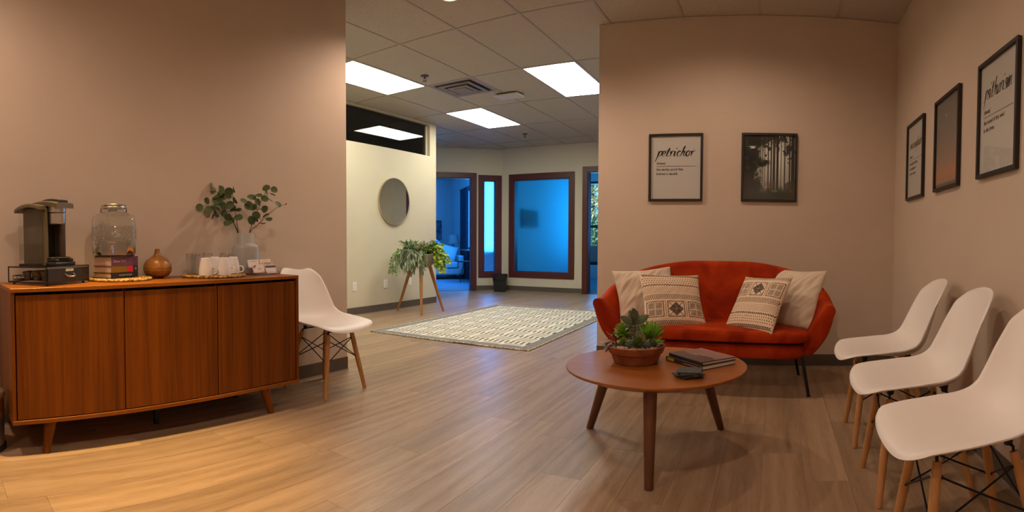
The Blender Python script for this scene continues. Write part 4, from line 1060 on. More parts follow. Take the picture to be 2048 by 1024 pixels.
# mugs and glasses, upside down
mat('porcelain', (0.80, 0.765, 0.74), 0.16, coat=0.3)
def mug(label, loc, rz):
    t = thing('white_mug', label, 'mug', (*loc, MATZ - 0.001), rz, 'upturned white mugs')
    o = [(0.040, 0.0), (0.0405, 0.010), (0.039, 0.032), (0.034, 0.060), (0.0275, 0.090), (0.0262, 0.0945), (0.0245, 0.096), (0.022, 0.0945), (0.001, 0.0945)]
    i = [(0.001, 0.088), (0.024, 0.088), (0.031, 0.060), (0.036, 0.032), (0.0375, 0.010), (0.0375, 0.0)]
    MB().lathe(i + o, 40, cap0=False).build('body', 'porcelain', t, smooth=0.6)
    MB().tube(catmull([(0.036, 0, 0.040), (0.052, 0, 0.040), (0.060, 0, 0.030), (0.058, 0, 0.012), (0.044, 0, 0.008), (0.038, 0, 0.009)], 6), 0.0042, 10).build('handle', 'porcelain', t, smooth=0.9)
HA = math.atan2(0.82, 0.57)
for l, loc, a in (('upturned white mug beside the row of upturned glasses', (-2.588, 1.462), HA - 0.1), ('upturned white mug at the front rim of the woven placemat', (-2.556, 1.560), HA), ('upturned white mug in the midst of the mugs and glasses', (-2.708, 1.592), HA), ('upturned white mug next to the grey vase', (-2.632, 1.668), HA - 0.1)):
    mug(l, loc, a)
for l, loc in (('upturned clear drinking glass farthest from the vase, by the wall', (-2.760, 1.462)), ('upturned clear drinking glass just behind the mug at the mat edge', (-2.676, 1.446)), ('upturned clear drinking glass behind the mug in the midst', (-2.792, 1.592)), ('upturned clear drinking glass closest to the grey vase', (-2.728, 1.672))):
    t = thing('drinking_glass', l, 'glass', (*loc, MATZ - 0.001), group='upturned drinking glasses')
    MB().lathe([(0.028, 0.0), (0.0295, 0.0), (0.0285, 0.06), (0.027, 0.112), (0.0245, 0.117), (0.001, 0.117)] + [(0.001, 0.104), (0.0248, 0.104), (0.0265, 0.06), (0.028, 0.0)], 32, cap0=False, cap1=False).build('tumbler', 'tumbler_glass', t, smooth=0.6)

# vase and eucalyptus
mat('vase_glaze', (0.37, 0.365, 0.335), 0.42)
VC = Vector((-2.800, 1.868, TOPZ))
t = thing('ceramic_vase', 'grey beige ceramic vase with a wide body and straight neck', 'vase', VC)
MB().lathe([(0.074, 0.0), (0.080, 0.004), (0.0825, 0.03), (0.0825, 0.160), (0.080, 0.172), (0.072, 0.180), (0.056, 0.186), (0.0525, 0.192), (0.0525, 0.248), (0.050, 0.252), (0.046, 0.248), (0.046, 0.19), (0.06, 0.17), (0.07, 0.02), (0.001, 0.012)], 48).build('body', 'vase_glaze', t, smooth=0.6)
noisy('euc_leaf', [(0.35, (0.045, 0.075, 0.025)), (0.55, (0.085, 0.125, 0.045)), (0.7, (0.13, 0.165, 0.07))], 30, 0.55, rnd=True)
mat('euc_stem', (0.085, 0.045, 0.022), 0.6)
def leaf_disc(name, lx, wy, cup, n=14):
    b = MB(); ring = []
    for k in range(n):
        a = 2 * PI * k / n; x = lx * (0.5 - 0.5 * math.cos(a)); y = wy * 0.5 * math.sin(a); ring.append((x, y, cup * ((2 * y / wy) ** 2 - 0.3 * math.cos(a))))
    th = 0.0006
    b.loops([[(x, y, z - th) for x, y, z in ring], ring], True, False, False)
    for s in (0, 1):
        base = len(b.v); b.v.append(Vector((lx * 0.5, 0, (0 if s else -th)))); o = s * n
        for k in range(n): b.f.append((o + k, o + (k + 1) % n, base))
    return b.mesh(name, 0.8)
LEAF = leaf_disc('leaf', 1.0, 0.92, 0.10); LEAF.materials.append(MATS['euc_leaf'])
RV = Vector((0.5553, 0.8317, 0)); VV = Vector((-0.8317, 0.5553, 0)); SC = 3.30 / (1078.083 * 3.938)
NECK = VC + Vector((0, 0, 0.25))
def zc(x, y, d=0.0): # spot on a fan of stems: x, y measured along the fan (right, up) from the vase mouth
    return NECK + RV * ((x - 832) * SC) + Vector((0, 0, (495 - y) * SC)) + VV * d
stems = [
 ('eucalyptus branch with round leaves reaching up to the coffee maker side', [(775, 492), (740, 410), (690, 300), (640, 215), (585, 100), (575, 75)], 0.03,
  [(576, 120), (575, 152), (590, 195), (632, 140), (608, 225), (640, 168), (660, 200), (612, 285), (645, 262), (662, 332), (693, 362), (530, 78), (600, 66), (680, 278), (715, 395)]),
 ('eucalyptus branch with round leaves bending low to the side of the vase', [(772, 492), (720, 380), (640, 320), (560, 285), (505, 270)], -0.05,
  [(473, 287), (535, 238), (540, 310), (585, 352), (605, 345), (560, 270), (620, 300), (693, 413)]),
 ('eucalyptus branch with round leaves standing straight above the vase', [(778, 492), (765, 400), (745, 290), (735, 200), (740, 160)], -0.02,
  [(741, 147), (703, 165), (697, 202), (750, 236), (712, 268), (735, 300), (768, 302), (778, 370)]),
 ('eucalyptus branch with round leaves fanning above the card holder', [(865, 490), (900, 390), (950, 270), (985, 190), (1010, 140)], 0.02,
  [(885, 205), (941, 190), (1005, 132), (1005, 163), (1069, 143), (990, 218), (1037, 230), (932, 245), (990, 298), (897, 285), (821, 237), (862, 270), (1055, 187), (935, 300)]),
 ('eucalyptus branch with one long bare tip leaning towards the shell chair', [(868, 490), (930, 430), (1010, 355), (1090, 290), (1150, 270)], -0.04,
  [(920, 352), (990, 355), (1020, 388), (882, 392), (910, 385), (965, 420), (1092, 268), (1155, 271)]),
]
for si, (lab, path, depth, leaves) in enumerate(stems):
    n = len(path)
    P = [NECK + Vector((0, 0, -0.11)) + RV * 0.012 * (si - 2)] + [zc(x, y, depth * (i / (n - 1))) for i, (x, y) in enumerate(path)]
    t = thing('eucalyptus_branch', lab, 'branch', P[0], group='eucalyptus branches in the vase'); o0 = P[0]
    P = [p - o0 for p in P]; C = catmull(P, 6)
    MB().tube(C, [0.0028 - 0.0017 * k / (len(C) - 1) for k in range(len(C))], 6).build('stem', 'euc_stem', t, smooth=0.9)
    for li, (x, y) in enumerate(leaves):
        c = zc(x, y, depth * 0.8 + random.uniform(-0.035, 0.035)) - o0
        q = min(C[6:], key=lambda p: (p - c).length); d = c - q
        size = 0.053 + random.uniform(-0.006, 0.009)
        if (x, y) in ((530, 78), (600, 66), (1155, 271), (1092, 268), (1055, 187)): size *= 0.85
        if d.length < 0.012: d = Vector((random.uniform(-1, 1), random.uniform(-1, 1), random.uniform(0, 1))).normalized() * 0.02
        xd = d.normalized(); nr = (-VV + Vector((random.uniform(-.75, .75), random.uniform(-.75, .75), random.uniform(-.3, .9)))).normalized()
        nr = (nr - xd * nr.dot(xd)).normalized(); yd = nr.cross(xd); b0 = c - xd * size * 0.5
        wmul = 0.28 if (x, y) in ((530, 78), (600, 66), (1155, 271), (1055, 187)) else 1.0
        M = Matrix(((xd.x, yd.x, nr.x, b0.x), (xd.y, yd.y, nr.y, b0.y), (xd.z, yd.z, nr.z, b0.z), (0, 0, 0, 1))) @ Matrix.Diagonal((size, size * wmul, size, 1))
        link('leaf', LEAF, None, t, M)
        MB().tube([q, b0], 0.0009, 5).build('leaf_stalk', 'euc_stem', t)

# acrylic card holder with cards
thin_glass('acrylic', (0.93, 0.93, 0.96), boost=1.6)
CH = Matrix.Translation((-2.588, 1.790, TOPZ)) @ Matrix.Rotation(math.radians(92), 4, 'Z')     # local x along the front, local y to the wall
t = thing('card_holder', 'clear acrylic business card holder beside the vase', 'card holder'); t.matrix_world = CH
TL = Matrix.Rotation(math.radians(-18), 4, 'X')
MB().bb(0, 0.185, 0.0, 0.085, 0, 0.003).build('base', 'acrylic', t)
for x in (0, 0.0915, 0.182):
    b = MB(); b.loops([[(x, 0, 0), (x, 0.085, 0), (x, 0.085, 0.062), (x, 0.075, 0.062), (x, 0.05, 0.034), (x, 0.025, 0.030), (x, 0, 0.016)], [(x + 0.003, 0, 0), (x + 0.003, 0.085, 0), (x + 0.003, 0.085, 0.062), (x + 0.003, 0.075, 0.062), (x + 0.003, 0.05, 0.034), (x + 0.003, 0.025, 0.030), (x + 0.003, 0, 0.016)]]); b.build('divider', 'acrylic', t)
for y, h in ((0.0, 0.018), (0.028, 0.034), (0.056, 0.048)): MB().bb(0, 0.185, y, y + 0.0025, 0, h).build('lip', 'acrylic', t)
mat('card_white', (0.74, 0.66, 0.60), 0.7); mat('card_pink', (0.72, 0.52, 0.47), 0.7); mat('card_tan', (0.60, 0.46, 0.30), 0.7); mat('card_blue', (0.055, 0.06, 0.14), 0.6); mat('petal_print', (0.45, 0.10, 0.08), 0.7); mat('text_print', (0.20, 0.15, 0.13), 0.7)
def card(label, x, y, z, cm, marks):
    c = thing('business_cards', label, 'cards', group='business cards in the holder'); c.matrix_world = CH @ Matrix.Translation((x, y, z)) @ TL
    MB().bb(0, 0.080, 0, 0.006, 0, 0.050).build('card_stack', cm, c)
    for (x0, x1, z0, z1, m_) in marks: MB().bb(x0, x1, -0.0004, 0.0, z0, z1).build('printed_mark', m_, c)
rows = [(0.035, 0.050, 'text_print')]
card('white business cards in the rear pocket, vase side', 0.006, 0.064, 0.042, 'card_white', [(0.02, 0.06, 0.040, 0.0415, 'text_print')])
card('white business cards in the rear pocket, chair side', 0.098, 0.064, 0.042, 'card_white', [(0.02, 0.06, 0.040, 0.0415, 'text_print')])
card('white business cards with red flower print in the holder', 0.006, 0.014, 0.014, 'card_white', [(0.002, 0.016, 0.030, 0.044, 'petal_print'), (0.012, 0.024, 0.040, 0.047, 'petal_print'), (0.060, 0.079, 0.001, 0.012, 'card_pink'), (0.03, 0.06, 0.026, 0.0275, 'text_print'), (0.034, 0.056, 0.020, 0.0215, 'text_print')])
card('tan business cards with a line of dark text in the holder', 0.098, 0.040, 0.026, 'card_tan', [(0.014, 0.066, 0.040, 0.044, 'text_print'), (0.026, 0.054, 0.033, 0.0345, 'text_print'), (0.03, 0.05, 0.027, 0.0285, 'text_print')])
card('business cards with a dark blue band in the front pocket', 0.098, 0.014, 0.008, 'card_white', [(0.001, 0.079, 0.034, 0.047, 'card_blue')])

# pedal bin at the end of the sideboard
t = thing('pedal_bin', 'round steel pedal bin beside the end of the sideboard', 'bin', (-2.60, 0.238, 0))
MB().lathe([(0.112, 0.022), (0.114, 0.25), (0.110, 0.252)], 40).build('body', 'steel', t, smooth=0.6)
MB().lathe([(0.120, 0.0), (0.121, 0.018), (0.116, 0.024)], 40).build('base_ring', 'black_plastic', t, smooth=0.6)
MB().lathe([(0.117, 0.250), (0.118, 0.262), (0.112, 0.274), (0.08, 0.284), (0.001, 0.288)], 40).build('lid', 'brass_rim', t, smooth=0.6)
MB().bb(0.10, 0.15, -0.025, 0.025, 0.006, 0.014).build('pedal', 'black_plastic', t, bevel=0.003)

# ------------------------------------------------------------------ on the coffee table
BWL = Vector((-0.640, 2.445, TZ))
rT = Vector((0.9676, 0.2524, 0)); vT = Vector((-0.2524, 0.9676, 0))
t = thing('succulent_bowl', 'terracotta bowl planted with assorted succulents', 'potted plants', BWL)
noisy('terracotta', [(0.35, (0.17, 0.043, 0.011)), (0.6, (0.265, 0.070, 0.019))], 18, 0.8)
MB().lathe([(0.095, 0.0), (0.104, 0.003), (0.114, 0.030), (0.120, 0.046), (0.128, 0.050), (0.137, 0.074), (0.138, 0.081), (0.133, 0.084), (0.127, 0.078), (0.10, 0.062), (0.001, 0.062)], 56).build('bowl', 'terracotta', t, smooth=0.5)
mat('soil', (0.03, 0.018, 0.010), 0.95)
MB().lathe([(0.126, 0.070), (0.09, 0.078), (0.001, 0.080)], 36).build('soil', 'soil', t, smooth=0.8)
rs = random.Random(21)
mat('pebble_tan', (0.36, 0.24, 0.15), 0.6); mat('pebble_dark', (0.13, 0.09, 0.06), 0.6)
def pebble_mesh():
    bm = bmesh.new(); bmesh.ops.create_icosphere(bm, subdivisions=1, radius=1.0)
    for v in bm.verts: v.co *= 1 + 0.25 * mnoise.noise(v.co * 1.3)
    me = bpy.data.meshes.new('pebble'); bm.to_mesh(me); bm.free()
    for p in me.polygons: p.use_smooth = True
    return me
pms = [pebble_mesh() for _ in range(2)]; pms[0].materials.append(MATS['pebble_tan']); pms[1].materials.append(MATS['pebble_dark'])
for k in range(110):
    a = rs.uniform(0, 2 * PI); r = 0.122 * math.sqrt(rs.uniform(0.45, 1)); s = rs.uniform(0.006, 0.011)
    link('pebble', pms[0 if rs.random() < 0.7 else 1], None, t, Matrix.Translation((r * math.cos(a), r * math.sin(a), 0.079)) @ Matrix.Rotation(rs.uniform(0, 3), 4, 'Z') @ Matrix.Diagonal((s * 1.3, s, s * 0.7, 1)))
def fat_leaf(name, wid, thick, n=9, tip=2.0, blunt=0.5):
    rings = []
    for i in range(n + 1):
        f = i / n; w = wid * 0.5 * (math.sin(PI * min(1, f ** blunt * 0.92 + 0.04)) ** 0.8) + 0.004; h = thick * 0.5 * (1 - f ** tip) + 0.004
        rings.append([(f, w * math.cos(2 * PI * k / 8), 0.10 * f * f + h * math.sin(2 * PI * k / 8)) for k in range(8)])
    return MB().loops(rings).mesh(name, 1.0)
def orient(base, direction, up=Vector((0, 0, 1)), s=(1, 1, 1)):
    x = direction.normalized(); z = up - x * up.dot(x); z = z.normalized() if z.length > 1e-4 else x.orthogonal().normalized(); y = z.cross(x)
    return Matrix(((x.x, y.x, z.x, base.x), (x.y, y.y, z.y, base.y), (x.z, y.z, z.z, base.z), (0, 0, 0, 1))) @ Matrix.Diagonal((*s, 1))
noisy('kalanchoe_green', [(0.4, (0.055, 0.080, 0.035)), (0.6, (0.10, 0.135, 0.06))], 14, 0.8, sheen=0.3)
mat('kalanchoe_rim', (0.30, 0.24, 0.15), 0.9); mat('bright_green', (0.17, 0.33, 0.022), 0.45); mat('finger_green', (0.16, 0.36, 0.020), 0.45); mat('rosette_green', (0.10, 0.17, 0.055), 0.5); mat('dusty_mauve', (0.22, 0.155, 0.14), 0.6); mat('plant_stem', (0.10, 0.055, 0.03), 0.7); mat('rust_leaf', (0.22, 0.085, 0.035), 0.5)
def plant(name, m_stem, base, top, r=0.004):
    o = MB().tube([base, base.lerp(top, 0.5) + Vector((0.003, 0, 0)), top], [r * 1.2, r, r * 0.7], 8).build(name, m_stem, t, smooth=0.9); return o
def loc(a, b, z): return rT * a + vT * b + Vector((0, 0, z))
# felt-leaved kalanchoe
lk = fat_leaf('leaf', 0.56, 0.14, blunt=0.8); lk.materials.append(MATS['kalanchoe_green'])
rim = fat_leaf('leaf_rim', 0.63, 0.06, blunt=0.8); rim.materials.append(MATS['kalanchoe_rim'])
kb, kt = loc(-0.012, 0.035, 0.075), loc(-0.008, 0.035, 0.185)
pk = plant('kalanchoe', 'plant_stem', kb, kt, 0.0055)
def add_leaf(par, mesh, base, d, size, up=Vector((0, 0, 1)), name='leaf'): return link(name, mesh, None, par, orient(base, d, up, (size, size, size)))
for (a, b, z, l, h) in ((-1, -.2, .45, .066, .175), (1, -.1, .5, .068, .178), (-.2, -.8, .75, .050, .182), (.15, .8, .9, .052, .185), (-.12, -.25, 1.3, .058, .186), (.35, .5, 1.2, .045, .186), (-1.1, .1, .18, .078, .145), (1.0, .3, .12, .060, .150), (-.5, .5, .9, .05, .186), (-.7, -.5, -.1, .045, .125), (.7, -.6, 0.05, .048, .128)):
    d = rT * a + vT * b + Vector((0, 0, z)); bs = loc(-0.009, 0.035, h)
    fu = Vector((0, 0, 0.8)) - vT; bk = (fu - d.normalized() * fu.dot(d.normalized())).normalized()
    add_leaf(pk, lk, bs, d, l * 1.15, fu, name='leaf'); add_leaf(pk, rim, bs - bk * 0.0012, d, l * 1.17, fu, name='leaf_rim')
def rosette(name, base, r, n, m_name, wid, e0, e1, stem_h=0.004, thick=0.14):
    ms = fat_leaf('leaf', wid, thick, blunt=0.75); ms.materials.append(MATS[m_name])
    p = plant(name, 'plant_stem', base - Vector((0, 0, 0.012)), base + Vector((0, 0, stem_h)), 0.004)
    for k in range(n):
        a = k * 2.39996; f = k / (n - 1); el = e1 + (e0 - e1) * f
        d = Vector((math.cos(a) * math.cos(el), math.sin(a) * math.cos(el), math.sin(el)))
        add_leaf(p, ms, base + Vector((0, 0, stem_h * (1 - f))), d, r * (0.55 + 0.45 * f))
    return p
rosette('pointed_rosette', loc(0.010, -0.072, 0.088), 0.066, 34, 'rosette_green', 0.30, 0.30, 1.35, 0.012)
rosette('green_rosette', loc(-0.070, 0.000, 0.125), 0.050, 26, 'bright_green', 0.62, -0.1, 1.4, 0.035)
rosette('green_rosette', loc(-0.060, -0.030, 0.095), 0.034, 18, 'bright_green', 0.62, 0.0, 1.3, 0.012)
rosette('green_rosette', loc(0.064, -0.018, 0.125), 0.040, 18, 'bright_green', 0.62, 0.1, 1.3, 0.015)
rosette('small_rosette', loc(0.082, -0.060, 0.090), 0.040, 22, 'rosette_green', 0.32, 0.2, 1.3, 0.010)
rosette('small_rosette', loc(-0.100, 0.020, 0.105), 0.030, 12, 'bright_green', 0.6, 0.2, 1.2, 0.02)
lf = fat_leaf('leaf', 0.135, 0.12, n=7, tip=3.0, blunt=0.6); lf.materials.append(MATS['finger_green'])
pf = plant('finger_succulent', 'plant_stem', loc(0.070, 0.020, 0.07), loc(0.068, 0.018, 0.125), 0.005)
for k in range(46):
    a = k * 2.39996; el = rs.uniform(0.55, 1.45); d = Vector((math.cos(a) * math.cos(el), math.sin(a) * math.cos(el), math.sin(el))) + rT * 0.12
    add_leaf(pf, lf, loc(0.068, 0.018, 0.110) + Vector((math.cos(a), math.sin(a), 0)) * 0.014, d, rs.uniform(0.06, 0.088))
for k in range(10): 
    d = rT * 1.0 + vT * rs.uniform(-.7, .5) + Vector((0, 0, rs.uniform(-0.1, 0.35))); add_leaf(pf, lf, loc(0.075, 0.0, 0.095), d, rs.uniform(0.05, 0.07))
lm = fat_leaf('leaf', 0.46, 0.10, blunt=0.7); lm.materials.append(MATS['dusty_mauve'])
pmv = plant('mauve_succulent', 'plant_stem', loc(-0.098, -0.02, 0.075), loc(-0.122, -0.026, 0.105), 0.005)
for (a, b, z, l) in ((-1, -.3, -.55, .062), (-.6, -.8, -.9, .066), (-1, .4, -.35, .058), (-.3, -1, -.5, .050), (-1, -.7, -.2, .060), (-.8, .1, .1, .045), (-.5, -.5, -1.3, .062)):
    add_leaf(pmv, lm, loc(-0.116, -0.026, 0.104), rT * a + vT * b + Vector((0, 0, z)), l)
lr = fat_leaf('leaf', 0.5, 0.12); lr.materials.append(MATS['rust_leaf'])
prl = plant('rust_succulent', 'plant_stem', loc(-0.095, 0.0, 0.08), loc(-0.100, 0.0, 0.115), 0.004)
for (a, b, z, l) in ((-1, 0, .55, .050), (-.2, -.7, .5, .036), (.3, .5, .8, .034), (-.8, -.6, .2, .040)): add_leaf(prl, lr, loc(-0.100, 0, 0.113), rT * a + vT * b + Vector((0, 0, z)), l)

# picture books and coasters
def cover_art():
    W, H = 260, 200; yy, xx = np.mgrid[0:H, 0:W].astype(np.float32); u = xx / W; v = yy / H
    img = np.stack([0.56 - 0.16 * v, 0.43 - 0.10 * v, 0.41 - 0.08 * v], -1)
    r = np.random.RandomState(5); rn = np.convolve(r.rand(W), np.ones(9) / 9, 'same')
    ridge = 0.55 + 0.10 * np.sin(xx[0] / 38.0) + 0.25 * (rn - 0.5)
    mk = np.clip((v - ridge[None, :]) * 60, 0, 1)[..., None]; img = img * (1 - mk) + np.array([0.30, 0.23, 0.22]) * mk
    snow = (np.clip(1 - np.abs(v - ridge[None, :] - 0.02) * 40, 0, 1) * (u > 0.3) * (u < 0.8))[..., None]; img = img * (1 - snow) + np.array([0.85, 0.75, 0.70]) * snow
    og = np.exp(-(((u - 0.16) / 0.12) ** 2 + ((v - 0.32) / 0.06) ** 2))[..., None]; img = img * (1 - 0.6 * og) + np.array([0.5, 0.25, 0.14]) * 0.6 * og
    return img
image_mat('mountain_cover', cover_art(), 0.35); mat('cover_dark_brown', (0.035, 0.022, 0.020), 0.35); mat('page_white', (0.72, 0.66, 0.60), 0.8); mat('cover_yellow', (0.65, 0.40, 0.02), 0.5)
MBk = frame2(Vector((-0.312, 2.346, TZ)), math.radians(139))     # local x along the spine (towards the bowl), local -y faces the camera side
def flatbook(label, M, Lx, Wy, H, marks):
    t, sp = book('picture_book', label, M, Lx, Wy, H, 'cover_dark_brown', 'picture books on the coffee table', marks, page='page_white'); return t
MBk = Matrix(((-0.755, 0.656, 0, -0.312), (0.656, 0.755, 0, 2.346), (0, 0, 1, TZ), (0, 0, 0, 1)))   # x to the bowl, y to the sofa side
flatbook('dark picture book with white pages at the bottom of the pair on the table', MBk, 0.262, 0.205, 0.020, [(0.20, 0.25, 0.004, 0.018, 'cover_yellow'), (0.03, 0.13, 0.007, 0.012, 'text_print')])
t = flatbook('picture book with a snowy mountain cover lying on another book', MBk @ Matrix.Translation((0.006, 0.006, 0.020)) @ Matrix.Rotation(0.05, 4, 'Z'), 0.258, 0.200, 0.015, [])
link('cover_print', grid_mesh('cover_print', lambda u, v: (0.256 - u * 0.254, 0.198 * v + 0.001, 0.0154), 1, 1, False), 'mountain_cover', t)
noisy('slate', [(0.4, (0.030, 0.029, 0.028)), (0.6, (0.055, 0.053, 0.050))], 40, 0.6, bmp=0.3)
rc = random.Random(8)
for k in range(5):
    lab = ['slate coaster at the bottom of the stack on the coffee table', 'slate coaster second from the bottom of the stack', 'slate coaster in the middle of the stack', 'slate coaster second from the top of the stack', 'slate coaster on top of the stack, lying square'][k]
    o = MB().bb(-0.05, 0.05, -0.05, 0.05, 0, 0.0055).build('slate_coaster', 'slate', bevel=0.0012, seg=1); tag(o, lab, 'coaster', 'slate coasters')
    o.location = (-0.352 + rc.uniform(-.008, .008), 2.236 + rc.uniform(-.008, .008), TZ + k * 0.0058); o.rotation_euler.z = math.radians([28, 48, 5, 20, 4][k])

# ------------------------------------------------------------------ planter in the hall
PC = Vector((-4.455, 5.77, 0))
t = thing('tripod_planter', 'grey bowl planter on three wooden legs, filled with trailing greenery', 'planter', PC)
noisy('concrete', [(0.4, (0.20, 0.165, 0.14)), (0.6, (0.27, 0.225, 0.19))], 16, 0.8)
MB().lathe([(0.10, 0.615), (0.125, 0.622), (0.215, 0.700), (0.245, 0.790), (0.240, 0.797), (0.228, 0.790), (0.20, 0.745), (0.001, 0.74)], 56).build('bowl', 'concrete', t, smooth=0.5)
wood('planter_wood', (0.28, 0.115, 0.035), (0.42, 0.19, 0.065), 'z', 60, 0.45, 0.05)
for fx, fy in ((-4.835, 5.732), (-4.267, 5.543), (-4.263, 6.034)):
    f = Vector((fx, fy, 0)) - PC; f.z = 0; tp = Vector((f.x * 0.36, f.y * 0.36, 0.66))
    MB().tube([tp, tp.lerp(f, 0.05), f], [0.026, 0.026, 0.015], 16).build('leg', 'planter_wood', t, smooth=0.8)
RP = Vector((0.6135, 0.7897, 0)).normalized(); RP = Vector((math.cos(math.atan2(5.77, -4.455) - PI / 2), math.sin(math.atan2(5.77, -4.455) - PI / 2), 0)); VP = Vector((-RP.y, RP.x, 0))
rg = random.Random(17)
def spray(name, strands, mname, leaf_l, leaf_w, step, hang=0.5, stem='plant_green_stem'):
    b = MB()
    for P in strands:
        C = catmull(P, 8); b.tube(C[::2] + [C[-1]], 0.0016, 4, caps=False)
        acc = 0.0; last = C[0]
        for i in range(1, len(C)):
            acc += (C[i] - last).length; last = C[i]
            if acc < step: continue
            acc = 0.0; tg = (C[i] - C[i - 1]).normalized()
            for s in (-1, 1):
                side = tg.cross(Vector((rg.uniform(-1, 1), rg.uniform(-1, 1), rg.uniform(-.4, .4)))).normalized()
                d = (tg * rg.uniform(0.4, 0.9) + side * s * rg.uniform(0.5, 1.0) + Vector((0, 0, -hang))).normalized()
                up = Vector((rg.uniform(-.6, .6), rg.uniform(-.6, .6), 1)); l = leaf_l * rg.uniform(0.75, 1.2); w = leaf_w * rg.uniform(0.8, 1.2)
                y = up.cross(d).normalized(); z = d.cross(y); p = C[i]; k = len(b.v)
                b.v += [p, p + d * l * 0.35 + y * w / 2 + z * 0.003, p + d * l * 0.72 + y * w * 0.38 - z * 0.002, p + d * l - z * l * 0.12, p + d * l * 0.72 - y * w * 0.38 - z * 0.002, p + d * l * 0.35 - y * w / 2 + z * 0.003, p + d * l * 0.5 - z * 0.004]
                b.f += [(k, k + 1, k + 6), (k + 1, k + 2, k + 6), (k + 2, k + 3, k + 6), (k + 3, k + 4, k + 6), (k + 4, k + 5, k + 6), (k + 5, k, k + 6)]
    o = b.build(name, mname, t); o['kind'] = 'stuff'; return o
mat('plant_green_stem', (0.08, 0.12, 0.03), 0.6)
noisy('silver_green', [(0.4, (0.15, 0.21, 0.12)), (0.6, (0.28, 0.34, 0.22))], 9, 0.55)
noisy('ivy_green', [(0.4, (0.19, 0.33, 0.035)), (0.6, (0.40, 0.54, 0.08))], 9, 0.5)
noisy('deep_green', [(0.4, (0.07, 0.14, 0.045)), (0.6, (0.16, 0.26, 0.09))], 9, 0.55)
def strand(a, b, reach_a, reach_b, drop, z0=0.80, lift=0.06):
    p0 = RP * a * 0.3 + VP * b * 0.3 + Vector((0, 0, z0 - 0.03)); p1 = RP * a * 0.8 + VP * b * 0.8 + Vector((0, 0, z0 + lift)); p2 = RP * reach_a * 0.8 + VP * reach_b * 0.8 + Vector((0, 0, z0 + lift * 0.3)); p3 = RP * reach_a + VP * reach_b + Vector((0, 0, z0 - drop))
    return [p0, p1, p2, p3]
S = []
for k in range(16): S.append(strand(rg.uniform(-.2, .0), rg.uniform(-.2, -.02), rg.uniform(-.40, .02), rg.uniform(-.32, -.16), rg.uniform(.05, .25)))
spray('willow_eucalyptus', S, 'silver_green', 0.100, 0.024, 0.026, 0.9)
S = [strand(rg.uniform(-.2, -.05), rg.uniform(-.15, .15), rg.uniform(-.44, -.25), rg.uniform(-.2, .18), rg.uniform(.02, .30)) for k in range(9)]
spray('ivy', S, 'ivy_green', 0.034, 0.034, 0.028, 0.2)
S = [strand(rg.uniform(.08, .2), rg.uniform(-.2, .1), rg.uniform(.20, .40), rg.uniform(-.22, .10), rg.uniform(.0, .24)) for k in range(26)]
spray('ivy', S, 'ivy_green', 0.046, 0.046, 0.020, 0.3)
S = [[RP * rg.uniform(.02, .12) + VP * rg.uniform(-.15, .1) + Vector((0, 0, 0.77)), RP * rg.uniform(.10, .2) + VP * rg.uniform(-.2, .1) + Vector((0, 0, 0.87)), RP * rg.uniform(.18, .30) + VP * rg.uniform(-.25, .1) + Vector((0, 0, rg.uniform(.80, .92)))] for k in range(18)]
spray('ivy', S, 'ivy_green', 0.044, 0.044, 0.020, 0.0)
S = [[Vector((math.cos(a) * 0.1, math.sin(a) * 0.1, 0.78)), Vector((math.cos(a) * 0.16, math.sin(a) * 0.16, 0.86)), Vector((math.cos(a) * 0.21, math.sin(a) * 0.21, 0.86 + rg.uniform(0, .09)))] for a in [2 * PI * k / 26 for k in range(26)]]
spray('filler_greens', S, 'deep_green', 0.060, 0.024, 0.020, -0.2)
S = [[Vector((rg.uniform(-.12, .12), rg.uniform(-.12, .12), 0.78)), Vector((rg.uniform(-.18, .18), rg.uniform(-.18, .18), 0.86)), Vector((rg.uniform(-.22, .22), rg.uniform(-.22, .22), rg.uniform(.88, .95)))] for k in range(22)]
spray('filler_greens', S, 'silver_green', 0.055, 0.018, 0.022, 0.1)
b = MB()
for (a, bb_, dr) in ((0.03, -.25, .30), (0.05, -.25, .22), (0.08, -.24, .26), (0.0, -.25, .18), (.33, -.08, .33), (.35, -.02, .28), (.31, -.1, .30), (.36, .05, .24), (.29, -.12, .22)):
    x, y = RP * a + VP * bb_, None
    for q in range(int(dr / 0.009)):
        p = x + Vector((rg.uniform(-.005, .005), rg.uniform(-.005, .005), 0.83 - q * 0.009)); r = 0.0052; k = len(b.v)
        b.v += [p + Vector(v) * r for v in ((1, 0, 0), (-1, 0, 0), (0, 1, 0), (0, -1, 0), (0, 0, 1), (0, 0, -1))]
        b.f += [(k + i, k + j, k + l) for i, j, l in ((0, 2, 4), (2, 1, 4), (1, 3, 4), (3, 0, 4), (2, 0, 5), (1, 2, 5), (3, 1, 5), (0, 3, 5))]
o = b.build('string_of_pearls', 'ivy_green', t); o['kind'] = 'stuff'
mat('petal_yellow', (0.70, 0.52, 0.07), 0.6); mat('petal_pink', (0.60, 0.26, 0.17), 0.6)
def flower(m_, p, r):
    b = MB()
    for k in range(7):
        a = 2 * PI * k / 7; d = Vector((math.cos(a), math.sin(a), 0.7)); s = Vector((-math.sin(a), math.cos(a), 0)); b.poly([p, p + d * r * 0.6 + s * r * 0.35, p + d * r, p + d * r * 0.6 - s * r * 0.35])
    b.build('flower', m_, t)
flower('petal_yellow', RP * -0.05 + VP * -0.20 + Vector((0, 0, 0.870)), 0.034)
for k in range(7): flower('petal_pink', RP * (0.03 + rg.uniform(-.04, .05)) + VP * (-0.19 + rg.uniform(-.03, .03)) + Vector((0, 0, 0.885 + rg.uniform(-.02, .035))), 0.024)

